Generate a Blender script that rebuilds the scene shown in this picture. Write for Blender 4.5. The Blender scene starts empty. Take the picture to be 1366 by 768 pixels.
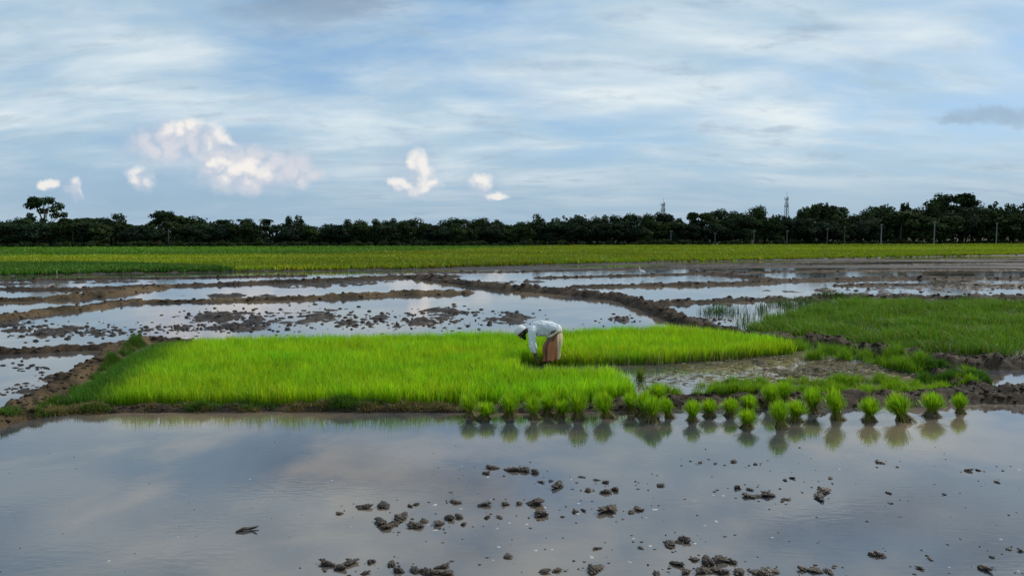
import bpy, bmesh, math, random
import numpy as np
from mathutils import Vector, Matrix

scene = bpy.context.scene
col = scene.collection
R = math.radians
random.seed(7)
rng = np.random.default_rng(11)

# ------------------------------------------------------------------ camera
CAM_H, FPX, HORIZON = 2.8, 990.0, 315.0
PITCH = math.atan((384.0 - HORIZON) / FPX)
cam_data = bpy.data.cameras.new('camera')
cam_data.sensor_width = 36.0
cam_data.lens = 36.0 * FPX / 1366.0
cam_data.clip_start = 0.1
cam_data.clip_end = 20000.0
cam = bpy.data.objects.new('camera', cam_data)
col.objects.link(cam)
cam.location = (0, 0, CAM_H)
cam.rotation_euler = (R(90) - PITCH, 0, 0)
scene.camera = cam

# ------------------------------------------------------------------ light
SUN_EL, SUN_AZ = 38.0, 58.0          # azimuth clockwise from the viewing direction (+Y)
scene.view_settings.view_transform = 'Standard'
scene.view_settings.look = 'None'
scene.view_settings.exposure = 0.45
scene.view_settings.gamma = 1.0
scene.view_settings.use_curve_mapping = False
sd = bpy.data.lights.new('sun', 'SUN')
sd.energy = 2.4
sd.angle = R(9)
sd.color = (1.0, 0.93, 0.82)
sun = bpy.data.objects.new('sun', sd)
col.objects.link(sun)
sdir = Vector((math.sin(R(SUN_AZ)) * math.cos(R(SUN_EL)), math.cos(R(SUN_AZ)) * math.cos(R(SUN_EL)), math.sin(R(SUN_EL))))
sun.rotation_euler = sdir.to_track_quat('Z', 'Y').to_euler()
sun.location = sdir * 50


class NT:
    """small node-tree helper"""
    def __init__(self, tree):
        self.t = tree
        tree.nodes.clear()

    def n(self, kind, **kw):
        nd = self.t.nodes.new(kind)
        for k, v in kw.items():
            setattr(nd, k, v)
        return nd

    def put(self, sock, v):
        if hasattr(v, 'is_output') or isinstance(v, bpy.types.NodeSocket):
            self.t.links.new(v, sock)
        else:
            sock.default_value = v

    def math(self, op, a, b=0.0, c=0.0, clamp=False):
        nd = self.n('ShaderNodeMath', operation=op, use_clamp=clamp)
        self.put(nd.inputs[0], a); self.put(nd.inputs[1], b); self.put(nd.inputs[2], c)
        return nd.outputs[0]

    def vec(self, op, a, b=(0, 0, 0)):
        nd = self.n('ShaderNodeVectorMath', operation=op)
        self.put(nd.inputs[0], a); self.put(nd.inputs[1], b)
        return nd.outputs['Value'] if op in ('DOT_PRODUCT', 'LENGTH') else nd.outputs[0]

    def noise(self, vec, scale, detail=4.0, rough=0.55, dist=0.0, kind='FBM'):
        nd = self.n('ShaderNodeTexNoise')
        self.put(nd.inputs['Vector'], vec)
        nd.inputs['Scale'].default_value = scale
        nd.inputs['Detail'].default_value = detail
        nd.inputs['Roughness'].default_value = rough
        nd.inputs['Distortion'].default_value = dist
        return nd.outputs['Fac']

    def smooth(self, v, a, b, lo=0.0, hi=1.0):
        nd = self.n('ShaderNodeMapRange', interpolation_type='SMOOTHSTEP')
        self.put(nd.inputs['Value'], v)
        nd.inputs['From Min'].default_value = a; nd.inputs['From Max'].default_value = b
        nd.inputs['To Min'].default_value = lo; nd.inputs['To Max'].default_value = hi
        return nd.outputs[0]

    def mix(self, f, a, b):
        nd = self.n('ShaderNodeMix', data_type='RGBA')
        self.put(nd.inputs[0], f)
        for s, v in ((nd.inputs[6], a), (nd.inputs[7], b)):
            if isinstance(v, tuple) and len(v) == 3:
                v = v + (1.0,)
            self.put(s, v)
        return nd.outputs[2]

    def mapping(self, vec, scale=(1, 1, 1), rot=(0, 0, 0), loc=(0, 0, 0)):
        nd = self.n('ShaderNodeMapping')
        self.put(nd.inputs['Vector'], vec)
        nd.inputs['Scale'].default_value = scale
        nd.inputs['Rotation'].default_value = rot
        nd.inputs['Location'].default_value = loc
        return nd.outputs[0]


# ------------------------------------------------------------------ sky
world = bpy.data.worlds.new('World')
scene.world = world
world.use_nodes = True
W = NT(world.node_tree)
BG = 0.1
SKY_OFF = (5.3, 2.1, 1.3)
sky = W.n('ShaderNodeTexSky', sky_type='NISHITA', sun_disc=False)
sky.sun_elevation = R(SUN_EL)
sky.sun_rotation = R(SUN_AZ)
sky.air_density = 1.0; sky.dust_density = 0.6; sky.ozone_density = 2.0
direc = W.n('ShaderNodeTexCoord').outputs['Generated']
sep = W.n('ShaderNodeSeparateXYZ'); W.put(sep.inputs[0], direc)
dx, dy, dz = sep.outputs
el = W.math('MAXIMUM', dz, 0.0)


def cloud_dir(px, py):
    a, b = (px - 683.0) / FPX, (384.0 - py) / FPX
    y = math.cos(PITCH) + math.sin(PITCH) * b
    z = -math.sin(PITCH) + math.cos(PITCH) * b
    return a / y, z / y


def k(c):                                   # cloud radiance as seen -> before the background strength
    return tuple(v / BG / 1.32 for v in c)


# flat sheet of high cloud seen in perspective
den = W.math('ADD', el, 0.20)
plane = W.n('ShaderNodeCombineXYZ')
W.put(plane.inputs[0], W.math('DIVIDE', dx, den)); W.put(plane.inputs[1], W.math('DIVIDE', dy, den))
P = plane.outputs[0]
warp = W.n('ShaderNodeTexNoise'); W.put(warp.inputs['Vector'], P)
warp.inputs['Scale'].default_value = 0.7; warp.inputs['Detail'].default_value = 3.0
Pw = W.vec('ADD', P, W.vec('MULTIPLY', W.vec('SUBTRACT', warp.outputs['Color'], (0.5, 0.5, 0.5)), (0.45, 0.45, 0.0)))
big = W.noise(W.mapping(Pw, (0.8, 1.1, 1), (0, 0, R(24)), (SKY_OFF[0], 0.4, 0)), 1.0, 5.0, 0.55)
wisp = W.noise(W.mapping(Pw, (1.0, 2.3, 1), (0, 0, R(-28)), (1.7, SKY_OFF[1], 0)), 1.35, 7.0, 0.54, 0.15)
mott = W.noise(W.mapping(Pw, (1.0, 1.7, 1), (0, 0, R(8)), (4.4, 7.1, 0)), 4.2, 6.0, 0.6, 0.1)
patch = W.noise(W.mapping(Pw, (0.8, 1.2, 1), (0, 0, R(10)), (SKY_OFF[2], 2.2, 0)), 1.3, 6.0, 0.58)

base = W.mix(0.65, sky.outputs[0], k((0.20, 0.40, 0.66)))          # thin veil over the whole sky
milk = W.smooth(W.math('ADD', W.math('MULTIPLY', big, 0.7), W.math('MULTIPLY', mott, 0.3)), 0.30, 0.60)
base = W.mix(W.math('MULTIPLY', milk, 0.80), base, k((0.45, 0.60, 0.70)))
w1 = W.math('MULTIPLY', W.smooth(wisp, 0.34, 0.76), W.smooth(big, 0.30, 0.56))
base = W.mix(W.math('MULTIPLY', w1, 0.9), base, k((0.82, 0.88, 0.89)))
mo = W.math('MULTIPLY', W.smooth(mott, 0.50, 0.72), W.smooth(big, 0.34, 0.6))
base = W.mix(W.math('MULTIPLY', mo, 0.60), base, k((0.33, 0.44, 0.57)))
# low grey-blue air near the horizon
hz = W.smooth(el, 0.0, 0.15, 1.0, 0.0)
base = W.mix(W.math('MULTIPLY', hz, 0.75), base, k((0.30, 0.43, 0.56)))
# darker stratus patches
dk = W.math('MULTIPLY', W.smooth(patch, 0.50, 0.64), W.smooth(el, 0.21, 0.31))
base = W.mix(W.math('MULTIPLY', dk, 0.72), base, k((0.20, 0.28, 0.40)))

# heaps of cumulus low in the sky
yy = W.math('MAXIMUM', dy, 0.02)
comb = W.n('ShaderNodeCombineXYZ')
W.put(comb.inputs[0], W.math('DIVIDE', dx, yy)); W.put(comb.inputs[1], W.math('DIVIDE', dz, yy))
Q = comb.outputs[0]
cn = W.n('ShaderNodeTexNoise'); W.put(cn.inputs['Vector'], Q)
cn.inputs['Scale'].default_value = 26.0; cn.inputs['Detail'].default_value = 6.0; cn.inputs['Roughness'].default_value = 0.6
Qw = W.vec('ADD', Q, W.vec('MULTIPLY', W.vec('SUBTRACT', cn.outputs['Color'], (0.5, 0.5, 0.5)), (0.036, 0.03, 0.0)))
front = W.smooth(dy, 0.05, 0.2)


vor = W.n('ShaderNodeTexVoronoi', feature='SMOOTH_F1'); W.put(vor.inputs['Vector'], Qw)
vor.inputs['Scale'].default_value = 62.0; vor.inputs['Smoothness'].default_value = 0.4
puff = W.math('ADD', W.math('MULTIPLY', W.noise(Q, 36.0, 7.0, 0.62), 0.6), W.math('MULTIPLY', W.math('SUBTRACT', 0.95, vor.outputs['Distance']), 0.4))


def blob_field(vec, blobs):
    acc = None
    for (px, py, rx, ry) in blobs:
        cx, cz = cloud_dir(px, py)
        d = W.vec('MULTIPLY', W.vec('SUBTRACT', vec, (cx, cz, 0)), (FPX / rx, FPX / ry, 0))
        v = W.math('SUBTRACT', 1.0, W.vec('DOT_PRODUCT', d, d))
        acc = v if acc is None else W.math('MAXIMUM', acc, v)
    return acc


def heap(blobs, lit, shaded, strength, lo, hi, relief=False):
    """billowing cloud heads: sunlit upper billows, bluish undersides"""
    global base
    acc0 = blob_field(Qw, blobs)
    acc = W.math('ADD', acc0, W.math('MULTIPLY', W.math('SUBTRACT', puff, 0.5), 1.1))
    m = W.smooth(acc, lo, hi)
    m = W.math('MULTIPLY', W.math('MULTIPLY', m, strength), front)
    tone = puff
    if relief:
        upv = blob_field(W.vec('ADD', Qw, (0.004, 0.010, 0.0)), blobs)
        tone = W.math('ADD', W.math('MULTIPLY', puff, 0.8), W.math('MULTIPLY', W.math('SUBTRACT', acc0, upv), 0.16))
    base = W.mix(m, base, W.mix(W.smooth(tone, 0.28, 0.56), shaded, lit))


SH = k((0.50, 0.57, 0.68))
heap([(205, 192, 56, 30), (240, 205, 70, 42), (330, 215, 84, 44), (545, 222, 48, 42), (100, 248, 30, 28), (640, 248, 34, 28)], k((0.37, 0.50, 0.66)), k((0.34, 0.47, 0.64)), 0.5, -0.4, 1.1)
heap([(345, 228, 80, 30), (300, 216, 42, 26), (388, 236, 44, 18), (235, 190, 58, 26)], k((0.70, 0.69, 0.73)), k((0.46, 0.55, 0.68)), 0.8, -0.6, 0.9)
heap([(262, 174, 34, 19), (240, 177, 24, 15), (284, 182, 22, 18), (300, 188, 14, 12), (190, 240, 21, 21), (322, 232, 46, 19), (290, 222, 20, 16), (100, 250, 13, 18),
      (66, 247, 17, 9), (556, 218, 17, 17), (563, 232, 20, 16), (568, 247, 28, 14), (550, 248, 24, 12), (532, 247, 15, 12), (640, 246, 16, 18), (656, 263, 24, 7)],
     k((0.94, 0.89, 0.83)), SH, 0.82, -0.40, 0.85, True)
heap([(1335, 156, 80, 14), (1290, 160, 50, 8)], k((0.30, 0.39, 0.48)), k((0.34, 0.43, 0.52)), 0.6, -0.5, 1.0)

bg = W.n('ShaderNodeBackground'); bg.inputs['Strength'].default_value = BG
W.put(bg.inputs['Color'], base)
wo = W.n('ShaderNodeOutputWorld'); W.put(wo.inputs['Surface'], bg.outputs[0])

# ------------------------------------------------------------------ helpers


def gpos(px, py, z=0.0):
    """point of the ground (height z) that the photograph shows at this pixel"""
    a, b = (px - 683.0) / FPX, (384.0 - py) / FPX
    y = math.cos(PITCH) + math.sin(PITCH) * b
    zz = -math.sin(PITCH) + math.cos(PITCH) * b
    t = (z - CAM_H) / zz
    return (a * t, y * t)


def at_dist(px, py, dist):
    """x and height at distance dist for a pixel"""
    a, b = (px - 683.0) / FPX, (384.0 - py) / FPX
    y = math.cos(PITCH) + math.sin(PITCH) * b
    zz = -math.sin(PITCH) + math.cos(PITCH) * b
    return a / y * dist, CAM_H + zz / y * dist


def hash2(xi, yi, seed):
    n = (xi.astype(np.int64) * 374761393 + yi.astype(np.int64) * 668265263 + seed * 1274126177) & 0xFFFFFFFF
    n = ((n ^ (n >> 13)) * 1274126177) & 0xFFFFFFFF
    n = ((n ^ (n >> 16)) * 2246822519) & 0xFFFFFFFF
    return ((n ^ (n >> 15)) & 0xFFFFFF) / float(0xFFFFFF)


def vnoise(x, y, seed=0):
    x = np.asarray(x, float); y = np.asarray(y, float)
    xi, yi = np.floor(x), np.floor(y)
    fx, fy = x - xi, y - yi
    fx = fx * fx * (3 - 2 * fx); fy = fy * fy * (3 - 2 * fy)
    a, b = hash2(xi, yi, seed), hash2(xi + 1, yi, seed)
    c, d = hash2(xi, yi + 1, seed), hash2(xi + 1, yi + 1, seed)
    return (a + (b - a) * fx) * (1 - fy) + (c + (d - c) * fx) * fy


def fbm(x, y, seed=0, octv=4, gain=0.5):
    s, amp, tot = 0.0, 1.0, 0.0
    for i in range(octv):
        s = s + amp * vnoise(np.asarray(x) * 2 ** i, np.asarray(y) * 2 ** i, seed + 17 * i)
        tot += amp; amp *= gain
    return s / tot


def sstep(a, b, x):
    t = np.clip((x - a) / (b - a), 0, 1)
    return t * t * (3 - 2 * t)


def tag(o, label=None, cat=None, group=None, kind=None):
    if label: o['label'] = label
    if cat: o['category'] = cat
    if group: o['group'] = group
    if kind: o['kind'] = kind
    return o


def mesh_from(name, verts, faces=None, tris=None, quads=None, colors=None, smooth=False):
    me = bpy.data.meshes.new(name)
    verts = np.asarray(verts, dtype=np.float32)
    if faces is not None:
        me.from_pydata(verts.tolist(), [], faces)
    else:
        loops, starts, n = [], [], 0
        if quads is not None and len(quads):
            quads = np.asarray(quads, dtype=np.int32)
            loops.append(quads.ravel()); starts.append(np.arange(len(quads)) * 4); n = quads.size
        if tris is not None and len(tris):
            tris = np.asarray(tris, dtype=np.int32)
            loops.append(tris.ravel()); starts.append(n + np.arange(len(tris)) * 3)
        loops = np.concatenate(loops).astype(np.int32); starts = np.concatenate(starts).astype(np.int32)
        me.vertices.add(len(verts)); me.vertices.foreach_set('co', verts.ravel())
        me.loops.add(len(loops)); me.loops.foreach_set('vertex_index', loops)
        me.polygons.add(len(starts)); me.polygons.foreach_set('loop_start', starts)
        me.update(calc_edges=True)
    if colors is not None:
        ca = me.color_attributes.new('tint', 'FLOAT_COLOR', 'POINT')
        c4 = np.ones((len(verts), 4), dtype=np.float32); c4[:, :3] = colors
        ca.data.foreach_set('color', c4.ravel())
    if smooth:
        me.polygons.foreach_set('use_smooth', np.ones(len(me.polygons), dtype=bool))
    me.update()
    return me


def obj(name, me, mat=None, parent=None, loc=(0, 0, 0), rot=(0, 0, 0), scale=(1, 1, 1)):
    o = bpy.data.objects.new(name, me)
    col.objects.link(o)
    o.location = loc; o.rotation_euler = rot; o.scale = scale
    if mat is not None and me is not None and not me.materials:
        me.materials.append(mat)
    if parent is not None:
        o.parent = parent
    return o


def empty(name, loc, rz=0.0, scale=(1, 1, 1)):
    return obj(name, None, None, None, loc, (0, 0, rz), scale)


def tube_bm(bm, pts, rads, seg=8, cap=True):
    """tapered tube through points"""
    rings = []
    pts = [Vector(p) for p in pts]
    for i, p in enumerate(pts):
        d = (pts[min(i + 1, len(pts) - 1)] - pts[max(i - 1, 0)]).normalized()
        up = Vector((0, 0, 1)) if abs(d.z) < 0.95 else Vector((1, 0, 0))
        u = d.cross(up).normalized(); v = d.cross(u).normalized()
        rings.append([bm.verts.new(p + (u * math.cos(2 * math.pi * j / seg) + v * math.sin(2 * math.pi * j / seg)) * rads[i]) for j in range(seg)])
    for i in range(len(rings) - 1):
        for j in range(seg):
            bm.faces.new((rings[i][j], rings[i][(j + 1) % seg], rings[i + 1][(j + 1) % seg], rings[i + 1][j]))
    if cap:
        bm.faces.new(rings[0][::-1]); bm.faces.new(rings[-1])


def bm_mesh(bm, name, smooth=False):
    bmesh.ops.recalc_face_normals(bm, faces=bm.faces)
    me = bpy.data.meshes.new(name)
    bm.to_mesh(me); bm.free()
    if smooth:
        for p in me.polygons: p.use_smooth = True
    return me


def pmat(name):
    m = bpy.data.materials.new(name)
    m.use_nodes = True
    t = NT(m.node_tree)
    out = t.n('ShaderNodeOutputMaterial')
    b = t.n('ShaderNodeBsdfPrincipled')
    t.put(out.inputs['Surface'], b.outputs[0])
    return m, t, b, out


def simple(name, c1, c2, scale=8.0, rough=0.7, bump=0.0, spec=0.3, coord='Object', detail=5.0, stretch=(1, 1, 1)):
    m, t, b, out = pmat(name)
    v = t.mapping(t.n('ShaderNodeTexCoord').outputs[coord], stretch)
    f = t.noise(v, scale, detail, 0.6)
    t.put(b.inputs['Base Color'], t.mix(t.smooth(f, 0.3, 0.7), c1, c2))
    b.inputs['Roughness'].default_value = rough
    b.inputs['Specular IOR Level'].default_value = spec
    if bump:
        bp = t.n('ShaderNodeBump'); bp.inputs['Strength'].default_value = bump; bp.inputs['Distance'].default_value = 0.02
        t.put(bp.inputs['Height'], f); t.put(b.inputs['Normal'], bp.outputs[0])
    return m


def leaf_mat(name, transl=0.35, rough=0.5, gain=(1, 1, 1), tcol=(1.1, 1.15, 0.5), spec=0.25):
    """leaf material whose colour comes from the per-blade tint"""
    m, t, b, out = pmat(name)
    a = t.n('ShaderNodeAttribute', attribute_name='tint')
    c = t.vec('MULTIPLY', a.outputs['Color'], gain)
    t.put(b.inputs['Base Color'], c)
    b.inputs['Roughness'].default_value = rough
    b.inputs['Specular IOR Level'].default_value = spec
    tr = t.n('ShaderNodeBsdfTranslucent')
    t.put(tr.inputs['Color'], t.vec('MULTIPLY', c, tcol))
    mx = t.n('ShaderNodeMixShader'); mx.inputs[0].default_value = transl
    t.put(mx.inputs[1], b.outputs[0]); t.put(mx.inputs[2], tr.outputs[0])
    t.put(out.inputs['Surface'], mx.outputs[0])
    return m


# ------------------------------------------------------------------ materials
def mud_material(name, dark, light, coordscale=1.0, r0=0.4, r1=0.8, spec=0.3):
    m, t, b, out = pmat(name)
    v = t.n('ShaderNodeNewGeometry').outputs['Position']
    a = t.noise(v, 0.55 * coordscale, 5, 0.6)
    f = t.noise(v, 6.0 * coordscale, 6, 0.65)
    g = t.noise(v, 28.0 * coordscale, 4, 0.6)
    c = t.mix(t.smooth(t.math('ADD', t.math('MULTIPLY', a, 0.65), t.math('MULTIPLY', f, 0.35)), 0.36, 0.64), dark, light)
    c = t.mix(t.smooth(g, 0.5, 0.75, 0.0, 0.5), c, tuple(x * 0.5 for x in dark))
    t.put(b.inputs['Base Color'], c)
    t.put(b.inputs['Roughness'], t.smooth(f, 0.3, 0.7, r0, r1))
    b.inputs['Specular IOR Level'].default_value = spec
    bp = t.n('ShaderNodeBump'); bp.inputs['Strength'].default_value = 0.8; bp.inputs['Distance'].default_value = 0.05
    t.put(bp.inputs['Height'], t.math('ADD', f, t.math('MULTIPLY', g, 0.4)))
    t.put(b.inputs['Normal'], bp.outputs[0])
    return m


M_MUD = mud_material('wet_mud', (0.022, 0.018, 0.015), (0.058, 0.044, 0.036), 1.0, 0.45, 0.8, 0.2)
M_BUND = mud_material('bund_soil', (0.018, 0.013, 0.009), (0.070, 0.048, 0.030), 1.0, 0.7, 0.95, 0.15)
M_TAN = mud_material('tan_bund_soil', (0.028, 0.020, 0.012), (0.125, 0.086, 0.046), 1.0, 0.7, 0.95, 0.12)  # paler tan soil colour used on some of the bunds
M_CLOD = mud_material('clod_mud', (0.022, 0.016, 0.012), (0.090, 0.064, 0.042), 2.2, 0.28, 0.65, 0.4)
M_GROUND = mud_material('field_soil', (0.03, 0.035, 0.012), (0.07, 0.075, 0.02), 0.2, 0.8, 0.95, 0.1)

m, t, b, out = pmat('paddy_water')
M_WATER = m
pos = t.n('ShaderNodeNewGeometry').outputs['Position']
silt = t.noise(pos, 0.22, 4, 0.55, 0.6)
silt2 = t.noise(pos, 1.3, 5, 0.6, 0.3)
sc_ = t.mix(t.smooth(t.math('ADD', t.math('MULTIPLY', silt, 0.8), t.math('MULTIPLY', silt2, 0.2)), 0.42, 0.62), (0.050, 0.053, 0.062), (0.200, 0.150, 0.100))
t.put(b.inputs['Base Color'], sc_)
b.inputs['IOR'].default_value = 2.5
t.put(b.inputs['Roughness'], t.smooth(silt2, 0.35, 0.7, 0.02, 0.06))
bp = t.n('ShaderNodeBump'); bp.inputs['Strength'].default_value = 0.04; bp.inputs['Distance'].default_value = 0.02
rip = t.math('ADD', t.noise(t.mapping(pos, (1, 2.2, 1), (0, 0, R(12))), 7.0, 3, 0.5), t.math('MULTIPLY', t.noise(pos, 1.1, 2, 0.5), 1.2))
t.put(bp.inputs['Height'], rip); t.put(b.inputs['Normal'], bp.outputs[0])

M_RICE = leaf_mat('rice_leaf', 0.40, 0.45)
M_WEED = leaf_mat('weed_leaf', 0.30, 0.55)
M_CROP = leaf_mat('crop_leaf', 0.30, 0.6)
M_TREE = leaf_mat('tree_leaf', 0.10, 0.8, spec=0.04)
M_BARK = simple('bark', (0.035, 0.030, 0.024), (0.085, 0.07, 0.055), 5, 0.9, 0.5, stretch=(1, 1, 0.2))
M_PALEBARK = simple('pale_bark', (0.05, 0.045, 0.036), (0.10, 0.09, 0.072), 5, 0.9, 0.4, stretch=(1, 1, 0.3))
M_CONC = simple('concrete', (0.16, 0.16, 0.155), (0.24, 0.24, 0.225), 6, 0.85, 0.2)
M_DIMMED = simple('distance_dimmed_concrete', (0.06, 0.06, 0.056), (0.10, 0.10, 0.094), 6, 0.85, 0.2)  # farther poles: their faintness with distance is put into the concrete colour
M_STEEL = simple('galvanised_steel', (0.10, 0.115, 0.13), (0.16, 0.175, 0.19), 3, 0.6)
M_PANEL = simple('antenna_panel', (0.28, 0.30, 0.33), (0.36, 0.38, 0.4), 3, 0.6)
M_STRAW = simple('straw', (0.16, 0.13, 0.06), (0.32, 0.27, 0.14), 30, 0.8)
M_FOAM = simple('foam', (0.34, 0.34, 0.33), (0.5, 0.5, 0.48), 40, 0.7)
M_WHITE = simple('feather', (0.7, 0.7, 0.68), (0.8, 0.8, 0.79), 20, 0.8)

# ------------------------------------------------------------------ ground sheet, water sheet
bm = bmesh.new()
bmesh.ops.create_grid(bm, x_segments=40, y_segments=40, size=6000)
ground = obj('ground', bm_mesh(bm, 'ground'), M_GROUND, loc=(0, 0, -0.45))
tag(ground, 'bare flat farmland stretching away to the horizon', 'ground', kind='structure')
bm = bmesh.new()
bmesh.ops.create_grid(bm, x_segments=30, y_segments=30, size=0.5)
for v in bm.verts:
    y = 1.0 + (v.co.y + 0.5) * 149.0
    v.co = Vector((v.co.x * 2 * 160.0, y, 0.0))
water = obj('paddy_water', bm_mesh(bm, 'paddy_water'), M_WATER)
tag(water, 'still muddy water flooding the paddies, mirroring the sky', 'water', kind='structure')

# ------------------------------------------------------------------ paddies: height field with bunds
NR, NC = 620, 700
yr = 4.6 * (132.0 / 4.6) ** (np.arange(NR) / (NR - 1))
tc = np.linspace(-1, 1, NC)
GY, T = np.meshgrid(yr, tc, indexing='ij')
GX = T * (GY * 0.86 + 4.0)
U = GX / GY

edge_px = [(-500, 380), (-200, 373), (0, 368), (90, 366), (180, 364), (300, 362.5), (440, 361), (560, 359), (720, 354), (850, 350.5),
           (1000, 347.5), (1150, 344.5), (1290, 341.5), (1400, 339.5), (1700, 336), (2000, 334)]
eg = np.array([gpos(*p) for p in edge_px])
EDGE_U, EDGE_Y = eg[:, 0] / eg[:, 1], eg[:, 1]


def edge_y(u):
    return np.interp(u, EDGE_U, EDGE_Y)


def px_poly(pts, z=0.0):
    return np.array([gpos(px, py, z) for px, py in pts])


def inside(poly, x, y):
    r = np.zeros(np.shape(x), bool)
    j = len(poly) - 1
    for i in range(len(poly)):
        xi, yi = poly[i]; xj, yj = poly[j]
        c = ((yi > y) != (yj > y)) & (x < (xj - xi) * (y - yi) / (yj - yi + 1e-12) + xi)
        r ^= c
        j = i
    return r


def poly_dist(pts, x, y):
    d = np.full(np.shape(x), 1e9); tt = np.zeros(np.shape(x))
    for i in range(len(pts) - 1):
        a, c = pts[i], pts[i + 1]
        vx, vy = c[0] - a[0], c[1] - a[1]
        L = vx * vx + vy * vy + 1e-9
        s = np.clip(((x - a[0]) * vx + (y - a[1]) * vy) / L, 0, 1)
        dd = np.hypot(x - a[0] - s * vx, y - a[1] - s * vy)
        w = dd < d
        d = np.where(w, dd, d); tt = np.where(w, i + s, tt)
    return d, tt


# bunds: pixel x, pixel y of the centre line, half width, height
BUNDS = [
    ('earth bund along the flooded paddy in front of the bright seedling bed',
     [(20, 557, .34, .10), (100, 548, .28, .09), (300, 546, .26, .08), (500, 546, .26, .08), (640, 547, .28, .08), (760, 546, .34, .09), (860, 540, .5, .11),
      (1000, 537, .6, .14), (1200, 534, .65, .17), (1290, 531, .62, .2), (1366, 531, .6, .22), (1600, 528, .6, .22)]),
    ('brown earth bund with grassy flank along the side of the seedling bed',
     [(-120, 592, .5, .12), (-30, 570, .48, .12), (25, 553, .46, .14), (70, 525, .42, .15), (120, 492, .40, .16), (160, 468, .42, .17), (192, 456, .45, .16)]),
    ('dark earth bund between the small corner pool and the mud-flecked paddy',
     [(-150, 474, .38, .16), (0, 471, .40, .19), (20, 471, .3, .12), (60, 469, .38, .16), (130, 465, .40, .17), (190, 456, .5, .18), (250, 455, .35, .08)]),
    ('long brown earth bund behind the mud-flecked paddy',
     [(-180, 446, .6, .2), (0, 426, .62, .22), (60, 418, .62, .22), (120, 411, .66, .24), (165, 404, .6, .2), (230, 403, .55, .15), (330, 401, .65, .2), (430, 398, .8, .24), (530, 393, .9, .25), (620, 391, .9, .22)]),
    ('tan crumbly earth bund joining the long brown bund',
     [(-120, 404, .7, .22), (0, 402, .75, .25), (44, 401, .75, .25), (86, 399, .8, .3), (110, 397, .8, .3), (150, 393, .8, .25), (190, 387, .8, .25), (225, 382, .8, .2), (300, 380, .8, .16)]),
    ('thick dark mud bank running diagonally to the corner of the seedling bed',
     [(560, 372, 1.0, .25), (610, 378, 1.1, .28), (670, 385, 1.3, .34), (720, 389, 1.3, .34), (780, 394, 1.1, .34), (830, 400, .95, .34), (858, 409, .8, .36), (882, 419, .7, .36), (915, 432, .55, .28), (970, 443, .45, .2), (1020, 452, .42, .2)]),
    ('low dark bund crossing the far wet paddies',
     [(-140, 387, .9, .16), (0, 386, .9, .18), (110, 387, .9, .2), (190, 383, .9, .18), (300, 380, 1.0, .2), (349, 377.5, 1.1, .26), (426, 375.5, 1.1, .24), (525, 370.5, 1.3, .26), (600, 369, 1.5, .2)]),
    ('narrow lumpy bund between two far pools',
     [(770, 383, .8, .16), (843, 382, .8, .2), (900, 380.5, .9, .24), (1001, 378.5, .9, .24), (1046, 375, .9, .2), (1122, 373.5, 1.0, .22), (1190, 371.5, 1.0, .26), (1310, 371.5, 1.0, .2), (1500, 372, 1, .2)]),
    ('lumpy bund behind the reedy pool and the weedy plot',
     [(845, 407, .6, .25), (885, 405, .6, .2), (940, 403, .62, .2), (1043, 399.5, .6, .2), (1054, 400, .2, .05), (1066, 400, .5, .16), (1100, 398, .7, .26), (1140, 397, .7, .25), (1240, 398, .8, .25), (1366, 400, .8, .3), (1600, 404, .8, .25)]),
    ('slanting low bund in the far wet mud',
     [(930, 364, 1.3, .2), (980, 368, 1.3, .22), (1042, 375, 1.0, .2)]),
    ('eroded dark bund along the front of the weedy plot',
     [(1020, 453, .45, .2), (1097, 462, .5, .24), (1149, 470, .5, .26), (1190, 479, .5, .26), (1240, 487, .5, .24), (1300, 489, .55, .22), (1366, 488, .55, .22), (1600, 488, .55, .22)]),
    ('short weedy bund beside the small pool by the weedy plot',
     [(1215, 486, .42, .2), (1255, 499, .42, .18), (1285, 511, .4, .16), (1310, 525, .45, .2)]),
    ('thin far bund below the green crop fields',
     [(-200, 377, .9, .1), (0, 374.5, 1.0, .12), (150, 372, 1.0, .14), (240, 371, 1.1, .12), (400, 368, 1.2, .12)]),
]
BUNDS += [
    ('low dark bund in the far mud below the yellow green fringe', [(560, 364, 1.2, .3), (700, 362.5, 1.3, .3), (850, 359, 1.5, .35), (1000, 356, 1.6, .35), (1180, 353.5, 1.7, .35), (1366, 351, 1.8, .35), (1560, 350, 1.8, .35)]),
    ('thin dark bund splitting the far wet flats', [(720, 371, 1.0, .26), (860, 367.5, 1.2, .28), (1000, 363.5, 1.3, .28), (1130, 361, 1.4, .3), (1260, 360, 1.4, .28), (1420, 360, 1.4, .28)]),
    ('faint dark bund nearest the far rice field', [(900, 353.5, 1.8, .36), (1050, 350.5, 1.9, .36), (1200, 347.5, 2.0, .36), (1380, 344.5, 2.1, .36)]),
    ('short low bund crossing the wet flats by the weedy plot', [(1120, 381, 1.0, .2), (1230, 380, 1.0, .24), (1366, 383, 1.0, .22), (1500, 386, 1.0, .22)]),
]
BED = px_poly([(82, 545), (120, 520), (165, 492), (208, 467), (300, 463), (440, 461), (690, 455), (800, 450), (880, 447), (955, 452), (1030, 463), (1062, 472),
               (1030, 476), (960, 481), (880, 486), (760, 488), (698, 487), (690, 489), (692, 505), (760, 506), (808, 509), (836, 520), (850, 534), (800, 543), (620, 544), (300, 544)])
PLOT = px_poly([(992, 444), (1022, 430), (1062, 418), (1110, 409), (1140, 405), (1366, 409), (1900, 420), (1900, 480), (1366, 480), (1235, 478), (1150, 465), (1060, 453)])

base_h = np.full(GX.shape, -0.07)
fine = fbm(GX * 3.1, GY * 3.1, 5, 4)
grain = fbm(GX * 9.0, GY * 9.0, 9, 3)
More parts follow.
